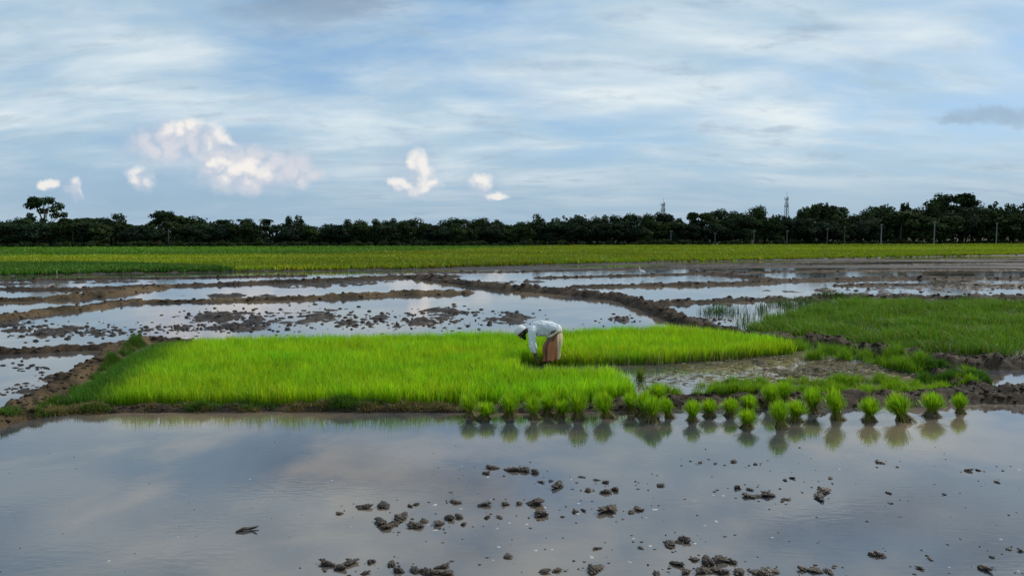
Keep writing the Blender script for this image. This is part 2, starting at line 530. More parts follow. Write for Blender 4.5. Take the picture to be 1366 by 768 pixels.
# emerging mud in the flecked paddy
PATCH = [(294, 422, 60, 8), (349, 425, 42, 13), (425, 422, 44, 12), (489, 428, 42, 10), (565, 429, 58, 9), (593, 416, 48, 8), (680, 425, 40, 9), (827, 425, 15, 5),
         (240, 437, 50, 4), (330, 437, 60, 4), (60, 442, 70, 9), (150, 443, 80, 6), (20, 432, 30, 8), (420, 381, 70, 3.5), (310, 395, 70, 3), (470, 377, 60, 3),
         (935, 428, 26, 4), (1100, 388, 90, 3), (1250, 385, 120, 4), (1180, 392, 60, 2), (30, 520, 20, 6), (60, 505, 20, 4), (700, 376, 40, 2),
         (560, 364, 100, 3), (120, 376, 110, 2), (20, 379, 50, 2), (1330, 380, 80, 4)]
up = np.zeros(GX.shape)
PYG = 315.0 + 2772.0 / GY
PXG = 683.0 + FPX * U
for (px, py, rx, ry) in PATCH:
    cx, cy = gpos(px, py)
    sx = rx * cy / FPX; sy = ry * cy * cy / 2772.0
    up = np.maximum(up, np.exp(-((GX - cx) / sx) ** 2 - ((GY - cy) / sy) ** 2))
lump = fbm(GX * 2.2, GY * 2.0, 21, 4, 0.6)
SHOAL = [(525, 697, 34, 7), (600, 694, 26, 6), (710, 672, 22, 6), (722, 686, 18, 5), (700, 628, 26, 5), (455, 754, 30, 8), (570, 762, 44, 8), (945, 754, 46, 10), (1010, 763, 40, 6), (900, 723, 22, 6),
         (812, 681, 20, 6), (850, 679, 18, 4), (1010, 661, 26, 4), (1095, 660, 18, 6), (1090, 761, 30, 5), (812, 655, 18, 4), (500, 676, 24, 4), (1173, 742, 14, 5)]
sh_up = np.zeros(GX.shape)
for (px, py, rx, ry) in SHOAL:
    cx, cy = gpos(px, py)
    sx = rx * cy / FPX; sy = ry * cy * cy / 2772.0
    sh_up = np.maximum(sh_up, np.exp(-((GX - cx) / sx) ** 2 - ((GY - cy) / sy) ** 2))
shoal = -0.05 + sh_up * (0.045 + 0.16 * (fbm(GX * 7, GY * 7, 23, 4, .6) - 0.5))
base_h += up * (0.055 + 0.55 * np.clip(lump - 0.47, -0.1, 1))
# far wet mud between pools: shallow ridges
far = sstep(48, 64, GY)
ridge = fbm(GX * 0.035, GY * 0.16, 31, 3, 0.45)
farR = sstep(-0.05, 0.3, U)
flat = np.clip((ridge - 0.54) * 0.5, -0.04, 0.012) + 0.016 * (grain - 0.5) + 0.012 * (fine - .5)
base_h = base_h * (1 - far) + far * np.maximum(base_h * .6 - .02, flat)
# pocket of puddled soil behind the bundle row
POCKET = px_poly([(700, 486), (880, 486), (1010, 476), (1090, 476), (1230, 492), (1240, 510), (860, 528), (840, 520), (700, 512)])
pk = inside(POCKET, GX, GY)
pr = sstep(880, 1150, PXG)
base_h += np.where(pk, 0.010 + 0.075 * pr + 0.16 * (fine - 0.52) + 0.08 * (grain - .5), 0)
bed = inside(BED, GX, GY)
base_h = np.where(bed, 0.02 + 0.04 * (fine - .5), base_h)
plot = inside(PLOT, GX, GY)
base_h = np.where(plot, 0.07 + 0.07 * (fine - .5), base_h)
# the crop fields beyond
ey = edge_y(U)
fieldm = sstep(-0.8, 1.2, GY - ey + (fine - .5) * 3.0)
base_h = base_h * (1 - fieldm) + fieldm * (0.12 + 0.06 * (fine - .5))
# a mild bottom for the foreground paddy
base_h = np.where((GY < 12.6) & ~bed, np.where(GY < 11.0, shoal, np.minimum(base_h, -0.05)), base_h)

BSC = {13: (.55, .22), 14: (.55, .26), 15: (.55, .2), 16: (.6, .4), 0: (.9, .75), 1: (.85, .85), 2: (.8, .7), 5: (.66, .68), 10: (.8, .9), 11: (.9, .9)}
bund_h = np.full(GX.shape, -1.0); owner = np.full(GX.shape, -1)
wob = fbm(GX * 1.3, GY * 1.3, 41, 3) - 0.5
for i, (lab, pts) in enumerate(BUNDS):
    wp = np.array([gpos(p[0], p[1]) for p in pts])
    d, tt = poly_dist(wp, GX, GY)
    idx = np.arange(len(pts))
    kw, kh = BSC.get(i, (.68, .60))
    hw = kw * np.interp(tt, idx, [p[2] for p in pts]); hh = kh * np.interp(tt, idx, [p[3] for p in pts])
    e = d / hw + wob * 0.55
    prof = 1 - sstep(0.35, 1.25, e)
    h = -0.08 + prof * (hh + 0.08) + prof * (1.3 * hh + .03) * (fine - 0.5) * 1.2 + prof * 0.13 * (grain - 0.5)
    h = np.where(prof > 0.001, h, -1)
    w = h > bund_h
    bund_h = np.where(w, h, bund_h); owner = np.where(w, i, owner)
isb = (bund_h > base_h + 0.005) & (owner >= 0)
HZ = np.maximum(base_h, np.where(owner >= 0, bund_h, -9))
owner = np.where(isb, owner, -1)


def height_at(x, y):
    x = np.asarray(x, float); y = np.asarray(y, float)
    fi = np.clip(np.log(np.maximum(y, 4.6) / 4.6) / np.log(132.0 / 4.6) * (NR - 1), 0, NR - 1.001)
    fj = np.clip((x / (y * 0.86 + 4.0) + 1) / 2 * (NC - 1), 0, NC - 1.001)
    i, j = fi.astype(int), fj.astype(int)
    a, b_ = fi - i, fj - j
    return (HZ[i, j] * (1 - a) * (1 - b_) + HZ[i + 1, j] * a * (1 - b_) + HZ[i, j + 1] * (1 - a) * b_ + HZ[i + 1, j + 1] * a * b_)


VX = np.stack([GX, GY, HZ], -1).reshape(-1, 3)
ii, jj = np.meshgrid(np.arange(NR - 1), np.arange(NC - 1), indexing='ij')
q = np.stack([ii * NC + jj, ii * NC + jj + 1, (ii + 1) * NC + jj + 1, (ii + 1) * NC + jj], -1).reshape(-1, 4)
own_f = owner[:-1, :-1].reshape(-1)
# drop parts of the bed that lie well under water
zmax = HZ.reshape(-1)[q].max(1)


def sub_mesh(name, mask):
    f = q[mask]
    used, inv = np.unique(f.ravel(), return_inverse=True)
    return mesh_from(name, VX[used], quads=inv.reshape(-1, 4), smooth=True)


mud = obj('paddy_mud', sub_mesh('paddy_mud', (own_f < 0) & (zmax > -0.09)), M_MUD)
tag(mud, 'wet dark mud bed of the paddies showing above the water', 'mud', kind='structure')
for i, (lab, pts) in enumerate(BUNDS):
    msk = (own_f == i)
    if msk.sum() < 10:
        continue
    o = obj('earth_bund', sub_mesh('earth_bund', msk), M_TAN if i in (1, 3, 4) else M_BUND)
    tag(o, lab, 'bund', kind='structure')

# the field floor under the far crops, out to the treeline
bm = bmesh.new()
us = np.linspace(-1.25, 1.25, 60)
rows = []
for s in (0.0, 0.25, 0.5, 1.0):
    rows.append([bm.verts.new((u * (130 + s * 900), 130 + s * 900, 0.10)) for u in us])
for a in range(3):
    for j in range(59):
        bm.faces.new((rows[a][j], rows[a][j + 1], rows[a + 1][j + 1], rows[a + 1][j]))
far_floor = obj('field', bm_mesh(bm, 'field'), M_GROUND)
tag(far_floor, 'flat farmland under the far crops and trees', 'field', kind='structure')

# ------------------------------------------------------------------ grass blades


def blades(x, y, z, hgt, wid, colr, lean=0.25, bend=0.25, tipc=1.15, basec=0.6, leandir=None):
    n = len(x)
    th = rng.uniform(0, 2 * np.pi, n)
    ld = rng.uniform(0, 2 * np.pi, n) if leandir is None else leandir
    le = np.abs(rng.normal(0, lean, n)) if np.isscalar(lean) else lean
    cx, sx = np.cos(th), np.sin(th)
    ex, ey_ = np.cos(ld), np.sin(ld)
    V = np.zeros((n, 5, 3), np.float32)
    hm = hgt * 0.55
    for kx, (f, h, l) in enumerate(((-.5, 0, 0), (.5, 0, 0), (-.4, 1, .4), (.4, 1, .4))):
        V[:, kx, 0] = x + f * wid * cx + ex * le * hgt * l * h
        V[:, kx, 1] = y + f * wid * sx + ey_ * le * hgt * l * h
        V[:, kx, 2] = z + hm * h
    V[:, 4, 0] = x + ex * le * hgt * (1 + bend); V[:, 4, 1] = y + ey_ * le * hgt * (1 + bend); V[:, 4, 2] = z + hgt * (1 - 0.25 * np.minimum(le, 1.2))
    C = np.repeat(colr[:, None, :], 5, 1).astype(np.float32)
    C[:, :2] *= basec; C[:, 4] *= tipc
    o = np.arange(n)[:, None] * 5
    quads = o + np.array([[0, 1, 3, 2]])
    tris = o + np.array([[2, 3, 4]])
    return V.reshape(-1, 3), quads, tris, C.reshape(-1, 3)


def join_blades(parts):
    vs, qs, ts, cs, off = [], [], [], [], 0
    for v, q_, t_, c in parts:
        vs.append(v); qs.append(q_ + off); ts.append(t_ + off); cs.append(c); off += len(v)
    return np.concatenate(vs), np.concatenate(qs), np.concatenate(ts), np.concatenate(cs)


def scatter(poly, n):
    lo, hi = poly.min(0), poly.max(0)
    xs, ys = [], []
    got = 0
    while got < n:
        x = rng.uniform(lo[0], hi[0], n); y = rng.uniform(lo[1], hi[1], n)
        kx = inside(poly, x, y)
        xs.append(x[kx]); ys.append(y[kx]); got += kx.sum()
    return np.concatenate(xs)[:n], np.concatenate(ys)[:n]


def shade(basecol, n, var=0.12, yel=0.15):
    c = np.tile(np.array(basecol, float), (n, 1))
    c *= rng.normal(1, var, (n, 1)).clip(0.5, 1.6)
    c[:, 0] *= rng.normal(1, yel, n).clip(0.5, 1.8)
    return c


RICE_C = (0.225, 0.425, 0.010)
# seedling bed: sown densely, uneven tufts
x, y = scatter(BED, 200000)
den_ = fbm(x * 1.1, y * 1.1, 61, 3)
den2 = fbm(x * 6, y * 6, 63, 2)
keep = rng.random(len(x)) < (0.55 + 0.9 * (den2 - 0.25))
x, y, den_, den2 = x[keep], y[keep], den_[keep], den2[keep]
h = (0.36 + 0.12 * (den_ - 0.5) + 0.16 * (den2 - 0.5)) * rng.uniform(0.62, 1.08, len(x))
# thinner and shorter, darker at the flank towards the side bund
bx = px_poly([(82, 545), (208, 467)])
dflank, _ = poly_dist(bx, x, y)
fl = 1 - sstep(0.2, 1.1, dflank + (den_ - .5) * 0.8)
h *= (1 - 0.25 * fl)
c = shade(RICE_C, len(x), 0.26, 0.2)
yellow = fbm(x * 0.8, y * 1.6, 71, 4)
c[:, 0] *= 0.75 + 0.75 * yellow
c *= (0.66 + 0.4 * den_ + 0.32 * den2)[:, None]
c = c * (1 - fl[:, None]) + fl[:, None] * shade((0.060, 0.150, 0.018), len(x))
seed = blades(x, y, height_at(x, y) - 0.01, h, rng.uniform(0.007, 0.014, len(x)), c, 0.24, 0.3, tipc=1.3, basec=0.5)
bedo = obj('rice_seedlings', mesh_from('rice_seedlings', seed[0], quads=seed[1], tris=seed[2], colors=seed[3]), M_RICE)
tag(bedo, 'dense bright green rice seedlings filling the nursery bed round the farmer', 'seedlings', kind='stuff')

# weedy plot
x, y = scatter(PLOT, 130000)
keep = (np.abs(x) < y * 0.86 + 4) & (x < y * 0.80 + 1.0)
x, y = x[keep], y[keep]
cl = fbm(x * 1.6, y * 1.6, 81, 3); cl2 = fbm(x * 0.5, y * 0.5, 83, 3)
keep = rng.random(len(x)) < np.clip(0.2 + 2.2 * (cl - 0.32), 0.12, 1)
x, y, cl, cl2 = x[keep], y[keep], cl[keep], cl2[keep]
h = (0.10 + 0.40 * cl) * rng.uniform(0.6, 1.1, len(x))
c = shade((0.105, 0.195, 0.015), len(x), 0.28, 0.3)
c *= (0.7 + 0.7 * cl2)[:, None]
wd = blades(x, y, height_at(x, y) - 0.01, h, rng.uniform(0.010, 0.022, len(x)), c, 0.45, 0.4)
# sparse reeds in the reedy pool
RP = px_poly([(925, 418), (960, 408), (1040, 404), (1130, 402), (1100, 408), (1040, 416), (1005, 432), (985, 442), (975, 436), (1000, 425)])
x, y = scatter(RP, 9000)
cl = fbm(x * 2.0, y * 2.0, 85, 3)
keep = rng.random(len(x)) < np.clip((cl - 0.50) * 2.2, 0.01, 1)
x, y = x[keep], y[keep]
wd2 = blades(x, y, np.full(len(x), -0.03), rng.uniform(0.18, 0.42, len(x)), rng.uniform(0.010, 0.02, len(x)), shade((0.05, 0.105, 0.02), len(x), 0.2), 0.3, 0.3)
v, q_, t_, c = join_blades([wd, wd2])
plo = obj('weed_grass', mesh_from('weed_grass', v, quads=q_, tris=t_, colors=c), M_WEED)
tag(plo, 'darker green rough grass covering the plot beyond the eroded bund', 'grass', kind='stuff')


def clumped(poly, n, thr, gain, hlo, hhi, colr, sc=2.2, seed_=91, wid=(0.007, 0.014), lean=0.35, cap=1.0):
    x, y = scatter(poly, n)
    cl = fbm(x * sc, y * sc, seed_, 3)
    keep = rng.random(len(x)) < np.clip((cl - thr) * gain, 0.0, cap)
    x, y, cl = x[keep], y[keep], cl[keep]
    h = (hlo + (hhi - hlo) * np.clip((cl - thr) * 3, 0, 1)) * rng.uniform(0.6, 1.1, len(x))
    return blades(x, y, height_at(x, y) - 0.01, h, rng.uniform(wid[0], wid[1], len(x)), shade(colr, len(x), 0.18, 0.2), lean, 0.35)


g = []
# tufts on the bank behind the bundles
g.append(clumped(px_poly([(850, 518), (1000, 512), (1200, 508), (1300, 508), (1305, 524), (1200, 530), (1000, 533), (850, 536)]), 36000, 0.42, 2.6, 0.08, 0.27, (0.170, 0.300, 0.012), 3.4, 91))
# plants in front of the eroded bund
g.append(clumped(px_poly([(1035, 465), (1060, 462), (1150, 474), (1215, 487), (1250, 500), (1215, 500), (1150, 486), (1050, 478)]), 18000, 0.44, 2.6, 0.12, 0.42, (0.140, 0.265, 0.014), 3.2, 93))
# weeds on the short bund and round its pool
g.append(clumped(px_poly([(1225, 490), (1290, 505), (1325, 522), (1290, 524), (1235, 515), (1210, 500)]), 9000, 0.36, 4.0, 0.08, 0.24, (0.055, 0.135, 0.014), 2.4, 95))
# flank of the side bund
g.append(clumped(px_poly([(78, 545), (40, 556), (70, 540), (110, 515), (150, 482), (185, 457), (215, 462), (170, 492), (125, 522)]), 30000, 0.34, 2.0, 0.05, 0.22, (0.060, 0.125, 0.016), 2.2, 97))
# straggling grass on the front bund
g.append(clumped(px_poly([(0, 566), (90, 552), (300, 549), (640, 549), (640, 542), (300, 542), (90, 545), (0, 556)]), 24000, 0.46, 3.0, 0.05, 0.16, (0.070, 0.140, 0.018), 2.6, 99, lean=0.6))
g.append(clumped(px_poly([(0, 566), (90, 553), (300, 550), (640, 550), (640, 544), (300, 544), (90, 547), (0, 556)]), 14000, 0.42, 3.0, 0.05, 0.14, (0.19, 0.15, 0.06), 2.6, 101, lean=0.9))
# back edge of the bed and on the bunds
g.append(clumped(px_poly([(205, 464), (440, 457), (690, 452), (850, 446), (850, 441), (690, 447), (440, 453), (205, 459)]), 9000, 0.52, 4.0, 0.10, 0.30, (0.075, 0.180, 0.014), 1.4, 103))
g.append(clumped(px_poly([(1050, 401), (1366, 403), (1500, 406), (1500, 402), (1366, 398), (1140, 395), (1050, 398)]), 9000, 0.50, 3.0, 0.08, 0.25, (0.05, 0.10, 0.02), 0.9, 105, wid=(.015, .03)))
g.append(clumped(px_poly([(-50, 430), (60, 420), (165, 407), (165, 401), (60, 413), (-50, 422)]), 4000, 0.55, 3.0, 0.04, 0.10, (0.09, 0.11, 0.03), 0.9, 107, wid=(.01, .02)))
v, q_, t_, c = join_blades(g)
tuf = obj('bank_grass', mesh_from('bank_grass', v, quads=q_, tris=t_, colors=c), M_RICE)
tag(tuf, 'scattered tufts of grass growing along the muddy banks', 'grass', kind='stuff')

# stubble of pale stems along the cut face of the bed
stx, sty = scatter(px_poly([(700, 487), (880, 487), (1000, 479), (1000, 477), (880, 484), (700, 485)]), 420)
st = blades(stx, sty, height_at(stx, sty), rng.uniform(0.12, 0.33, 420), rng.uniform(0.010, 0.018, 420), shade((0.24, 0.24, 0.08), 420, 0.2), 0.12, 0.2, basec=1.0)
sto = obj('rice_stubble', mesh_from('rice_stubble', st[0], quads=st[1], tris=st[2], colors=st[3]), M_RICE)
tag(sto, 'pale loose stems along the cut edge of the seedling bed', 'stems', kind='stuff')

# far crop fields: coarse blades, one object per parcel of colour


def crop_parcel(u0, u1, f0, f1, n, colr, name, label, hgt=(0.28, 0.48), pred=None):
    """between fractions f0..f1 of (1/distance) from the near edge to the treeline"""
    u = rng.uniform(u0, u1, n)
    yn = edge_y(u)
    yf = 1.0 / np.interp(u, [-0.75, 0.0, 0.75], [1 / 178., 1 / 205., 1 / 262.])
    wv = 0.03 * (fbm(u * 9, u * 0 + f0 * 7, 131, 3) - .5) * 2
    s = rng.uniform(f0, f1, n) + wv * (0 if f0 <= 0 else 1)
    inv = (1 / yn) * (1 - s) + (1 / yf) * s
    yv = 1 / np.maximum(inv, 1 / 265.)
    xv = u * yv
    z = np.where(yv < 131, height_at(xv, np.minimum(yv, 131)), 0.10)
    cl = fbm(xv * 0.12, yv * 0.12, 135, 4); cl2 = fbm(xv * 0.5, yv * 0.9, 137, 3)
    kk = rng.random(n) < np.clip(0.35 + 2.0 * (cl2 - 0.3), 0.1, 1)
    if pred is not None:
        kk &= pred(u, s)
    cc = shade(colr, n, 0.12, 0.15)
    strip = fbm(u * 2.2, 900.0 / yv, 141, 3, .6)
    cc *= (0.55 + 0.9 * strip)[:, None]
    cc *= (0.75 + 0.5 * cl)[:, None]
    cc[:, 0] *= (0.6 + 0.8 * cl2)
    h = rng.uniform(hgt[0], hgt[1], n)
    xv, yv, z, h, cc = xv[kk], yv[kk], z[kk], h[kk], cc[kk]
    me = blades(xv, yv, z - 0.03, h, 0.0022 * yv * rng.uniform(.7, 1.4, len(xv)), cc, 0.35, 0.35)
    o = obj(name, mesh_from(name, me[0], quads=me[1], tris=me[2], colors=me[3]), M_CROP)
    tag(o, label, 'crop', kind='stuff')


def dark_strip(u, s):
    return s < 0.34 * np.clip((-0.375 - u) / 0.22, 0, 1) ** .6


crop_parcel(-0.86, -0.375, 0.0, 0.36, 34000, (0.055, 0.135, 0.014), 'rice_crop', 'darker green crop strip at the near edge of the far fields', pred=dark_strip)
def back_strip(u, s):
    return s > 0.62 + 0.40 * np.clip((u + 0.25) / 0.35, 0, 1)


crop_parcel(-0.86, 0.10, 0.0, 1.0, 110000, (0.195, 0.255, 0.010), 'rice_crop', 'long yellow green rice strip across the middle of the far fields', pred=lambda u, s: ~dark_strip(u, s) & ~back_strip(u, s))
crop_parcel(-0.86, 0.10, 0.60, 1.0, 42000, (0.085, 0.195, 0.014), 'rice_crop', 'mid green crop strip below the low trees', pred=back_strip)
crop_parcel(0.10, 0.90, 0.0, 1.0, 80000, (0.200, 0.270, 0.010), 'rice_crop', 'bright green rice field reaching to the tall trees')

# ------------------------------------------------------------------ bundles of seedlings


def bundle_meshes(seed_, hgt, wid):
    r = np.random.default_rng(seed_)
    # leaves: a bushy head
    n = 520
    a = r.uniform(0, 2 * np.pi, n); rr = np.sqrt(r.random(n)) * 0.055
    x0, y0 = rr * np.cos(a), rr * np.sin(a)
    z0 = r.uniform(0.07, 0.20, n) * hgt / 0.42
    spread = np.clip(rr / 0.055, 0, 1) ** .8 * wid * 0.54 * r.uniform(0.45, 1.12, n)
    L = hgt - z0
    V = np.zeros((n, 5, 3), np.float32)
    wv = r.uniform(0.006, 0.011, n)
    tx, ty = -np.sin(a), np.cos(a)
    top = hgt * r.uniform(0.66, 1.10, n) * (1 - 0.55 * (spread / (wid * .58)) ** 2)
    for kx, (f, s) in enumerate(((-.5, 0), (.5, 0), (-.5, 1), (.5, 1))):
        V[:, kx, 0] = x0 + f * wv * tx + s * spread * 0.92 * np.cos(a)
        V[:, kx, 1] = y0 + f * wv * ty + s * spread * 0.92 * np.sin(a)
        V[:, kx, 2] = z0 + s * (top - z0) * 0.62
    V[:, 4, 0] = x0 + spread * 1.08 * np.cos(a + r.normal(0, .15, n)); V[:, 4, 1] = y0 + spread * 1.08 * np.sin(a); V[:, 4, 2] = top
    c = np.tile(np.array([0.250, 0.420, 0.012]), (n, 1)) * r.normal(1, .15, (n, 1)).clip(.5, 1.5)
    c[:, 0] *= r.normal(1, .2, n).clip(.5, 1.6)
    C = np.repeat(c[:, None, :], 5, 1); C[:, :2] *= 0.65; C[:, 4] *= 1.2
    o = np.arange(n)[:, None] * 5
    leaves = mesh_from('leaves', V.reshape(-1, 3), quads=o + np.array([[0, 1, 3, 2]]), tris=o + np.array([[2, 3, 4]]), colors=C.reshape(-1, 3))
    # stalks: a gathered sheaf that flares at the foot
    n = 120
    a = r.uniform(0, 2 * np.pi, n)
    V = np.zeros((n, 6, 3), np.float32)
    foot = r.uniform(0.06, 0.21, n) * wid / 0.34; neck = r.uniform(0.015, 0.055, n)
    tx, ty = -np.sin(a), np.cos(a)
    for kx, (f, rad, z) in enumerate(((-.5, foot, -0.04), (.5, foot, -0.04), (-.5, neck, 0.13), (.5, neck, 0.13), (-.5, neck * 1.3, 0.26), (.5, neck * 1.3, 0.26))):
        V[:, kx, 0] = rad * np.cos(a) + f * 0.011 * tx; V[:, kx, 1] = rad * np.sin(a) + f * 0.011 * ty; V[:, kx, 2] = z * hgt / 0.42
    c = np.tile(np.array([0.20, 0.20, 0.045]), (n, 1)) * r.normal(1, .2, (n, 1)).clip(.4, 1.6)
    C = np.repeat(c[:, None, :], 6, 1); C[:, :2] *= np.array([0.8, 0.6, 0.6])
    o = np.arange(n)[:, None] * 6
    qs = np.concatenate([o + np.array([[0, 1, 3, 2]]), o + np.array([[2, 3, 5, 4]])])
    stalks = mesh_from('stalks', V.reshape(-1, 3), quads=qs, colors=C.reshape(-1, 3))
    # root ball: a lumpy wet mud collar round the foot
    bm = bmesh.new()
    bmesh.ops.create_icosphere(bm, subdivisions=3, radius=1.0)
    for v in bm.verts:
        p = v.co.copy()
        nn = float(fbm(p.x * 2.4 + seed_, p.y * 2.4 + p.z * 1.9, 7, 3)) - .5
        v.co = Vector((p.x * 0.13 * (1 + nn), p.y * 0.11 * (1 + nn), p.z * 0.055 * (1 + nn))) * (wid / 0.34)
    roots = bm_mesh(bm, 'root_ball', True)
    # straw tie
    bm = bmesh.new()
    ring = [(0.062 * math.cos(q2), 0.062 * math.sin(q2), 0.15 * hgt / 0.42 + 0.006 * math.sin(3 * q2)) for q2 in np.linspace(0, 2 * math.pi, 17)]
    tube_bm(bm, ring, [0.007] * 17, 5)
    tie = bm_mesh(bm, 'tie', True)
    return leaves, stalks, roots, tie


BVAR = [bundle_meshes(200 + i, h_, w_) for i, (h_, w_) in enumerate(((.46, .36), (.49, .32), (.42, .38), (.52, .30), (.45, .34)))]
BUND_PX = [  # x, foot y, size, variant, lean (deg), label
    (628, 555, 1.0, 0, -6), (646, 559, .98, 2, 10), (680, 556, 1.05, 0, 3), (713, 558, .92, 4, -8), (731, 553, 1.0, 1, 2), (747, 556, 1.0, 2, 8),
    (772, 558, 1.08, 3, 0), (811, 556, 1.05, 1, -9), (843, 550, .98, 0, -5), (858, 555, 1.0, 4, 6), (868, 562, .95, 3, 3), (873, 545, .95, 1, 8),
    (893, 556, .85, 3, -14), (924, 561, .98, 1, 2), (946, 555, .88, 4, 0), (974, 554, .85, 4, -4), (994, 548, .95, 2, 7), (996, 570, .95, 0, 0),
    (1024, 543, .95, 1, 3), (1042, 571, .9, 3, -6), (1061, 561, 1.05, 0, 4), (1085, 550, 1.2, 3, 0), (1049, 541, .9, 4, -5), (1117, 559, 1.08, 1, -4),
    (1159, 561, 1.08, 4, 4), (1206, 561, 1.1, 1, -8), (1243, 555, 1.0, 2, 3), (1281, 551, .78, 3, 0)]
BLAB = {
    12: 'thin leaning rice seedling bundle with stalks splayed sideways',
    17: 'rice seedling bundle with yellow flared foot standing out in the water',
    19: 'slim rice seedling bundle standing deepest in the water',
    21: 'tallest rice seedling bundle rising above the bank behind the row',
    27: 'smallest rice seedling bundle at the open end of the row by the bare bank',
    26: 'broad rice seedling bundle next to the small one at the open end of the row',
    0: 'bushy rice seedling bundle at the closed end of the row under the seedling bed',
}
ORD = ['first', 'second', 'third', 'fourth', 'fifth', 'sixth', 'seventh', 'eighth', 'ninth', 'tenth', 'eleventh', 'twelfth', 'thirteenth', 'fourteenth', 'fifteenth', 'sixteenth', 'seventeenth', 'eighteenth',
       'nineteenth', 'twentieth'] + ['twenty-' + w_ for w_ in ('first', 'second', 'third', 'fourth', 'fifth', 'sixth', 'seventh', 'eighth', 'ninth')]
BG_N = 'rice seedling bundles standing along the water edge'
for i, (px, py, s, vv, ln) in enumerate(BUND_PX):
    gx, gy = gpos(px, py)
    gz = max(float(height_at(gx, gy)), -0.005)
    s *= .9
    e = empty('rice_bundle', (gx, gy, gz), random.uniform(0, 6.28), (s, s, s))
    e.rotation_euler = (R(random.uniform(-9, 9)), R(ln * 1.8 + random.uniform(-7, 7)), 0)
    e.scale = (s * random.uniform(.88, 1.16), s, s * random.uniform(.8, 1.15))
    spin = random.uniform(0, 6.28)
    lv, sk, ro, ti = BVAR[vv]
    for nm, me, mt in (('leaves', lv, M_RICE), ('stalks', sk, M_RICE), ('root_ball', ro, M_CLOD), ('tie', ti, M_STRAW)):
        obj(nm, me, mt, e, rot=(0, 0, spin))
    if i in BLAB:
        lab = BLAB[i]
    else:
        rank = sorted(BUND_PX, key=lambda b2: -b2[0]).index(BUND_PX[i]) + 1
        lab = 'bushy green seedling bundle, %s along the row from the bare bank' % ORD[rank - 1]
    tag(e, lab, 'seedling bundle', BG_N)

# ------------------------------------------------------------------ clods of mud in the foreground water


def clod_mesh(seed_):
    bm = bmesh.new()
    bmesh.ops.create_icosphere(bm, subdivisions=4, radius=1.0)
    r = random.Random(seed_)
    lobes = [(Vector((r.uniform(-.8, .8), r.uniform(-.6, .6), r.uniform(-.1, .5))), r.uniform(.25, .55)) for _ in range(7)]
    for v in bm.verts:
        p = v.co.normalized()
        rad = 0.52
        for c_, s_ in lobes:
            d = (p - c_.normalized()).length
            rad += 0.52 * s_ * math.exp(-(d / 0.5) ** 2)
        rad += 0.55 * (float(fbm(p.x * 3.3 + seed_ * 7.1, p.y * 3.3 + p.z * 2.7, seed_, 3, .6)) - .5)
        rad -= 0.34 * max(0.0, 0.22 - abs(float(vnoise(p.x * 4.1 + seed_, p.y * 4.1 - p.z * 3.3, seed_ + 3)) - .5)) / .22
        rad += 0.20 * (float(vnoise(p.x * 11 + p.z * 6, p.y * 11 - p.z * 8, seed_ + 9)) - .5)
        v.co = Vector((p.x * rad, p.y * rad * 0.8, p.z * rad * (0.62 if p.z > 0 else 0.4)))
    return bm_mesh(bm, 'mud_clod', True)


CLODS = [clod_mesh(300 + i) for i in range(8)]
CL = [  # pixel x, y, width in pixels
    (657, 624, 16), (650, 631, 14), (686, 627, 20), (700, 628, 20), (714, 631, 16), (745, 649, 22), (722, 643, 10), (735, 641, 8), (485, 677, 20), (509, 676, 22), (454, 685, 11),
    (547, 675, 9), (556, 672, 11), (509, 697, 24), (534, 692, 26), (516, 704, 20), (553, 702, 22), (564, 696, 16), (587, 697, 19), (600, 692, 18), (613, 691, 17), (618, 699, 12),
    (608, 670, 16), (648, 673, 18), (675, 672, 14), (692, 671, 12), (713, 671, 27), (722, 686, 28), (650, 690, 13), (667, 690, 13),
    (436, 753, 22), (452, 758, 20), (465, 751, 26), (497, 749, 17), (522, 754, 16), (532, 762, 18), (554, 761, 24), (591, 756, 22), (575, 764, 24), (598, 765, 20), (486, 764, 14), (676, 743, 14),
    (725, 763, 18), (743, 761, 15), (806, 657, 17), (820, 653, 16), (812, 681, 30), (853, 679, 20), (842, 683, 14), (880, 648, 12), (795, 640, 11), (808, 643, 11), (784, 655, 12), (776, 636, 10),
    (983, 650, 14), (997, 662, 18), (1011, 662, 14), (1023, 660, 20), (999, 653, 9), (893, 726, 26), (911, 720, 21), (796, 731, 13), (793, 760, 26), (854, 731, 11), (904, 752, 20), (926, 747, 16),
    (945, 752, 24), (960, 748, 22), (977, 750, 18), (938, 762, 24), (962, 763, 24), (985, 764, 20), (1023, 763, 30), (1008, 764, 18), (876, 765, 17), (915, 763, 18), (768, 682, 12), (778, 681, 10),
    (1098, 656, 26), (1092, 664, 22), (1174, 617, 12), (1197, 623, 7), (1291, 628, 13), (1305, 627, 8), (1173, 741, 24), (1240, 745, 11), (1227, 758, 11), (1312, 759, 20), (1072, 760, 16), (1088, 760, 18), (1104, 762, 16),
    (1108, 638, 10), (1050, 666, 12), (1047, 640, 10), (1330, 643, 8), (1260, 659, 8), (1186, 657, 9), (1347, 733, 9), (1362, 735, 10), (1323, 743, 8), (978, 616, 12), (954, 618, 8), (934, 617, 8), (1008, 619, 9), (1188, 671, 7), (1058, 637, 9)]
CLAB = {
    2: 'lumpy mud clod, first of a chain of three lone in open water below the bundles', 78: 'larger of a pair of flat dark mud clods',
    79: 'smaller of a pair of flat dark mud clods', 84: 'rounded cracked mud clod standing alone in open water', 33: 'round lone mud clod beside the lumpy double clod',
    46: 'craggy mud clod with a broad base, largest in mid paddy', 87: 'long dark mud clod with a pale wet end', 59: 'low craggy mud clod of a touching pair', 60: 'higher lumpy mud clod of a touching pair',
}
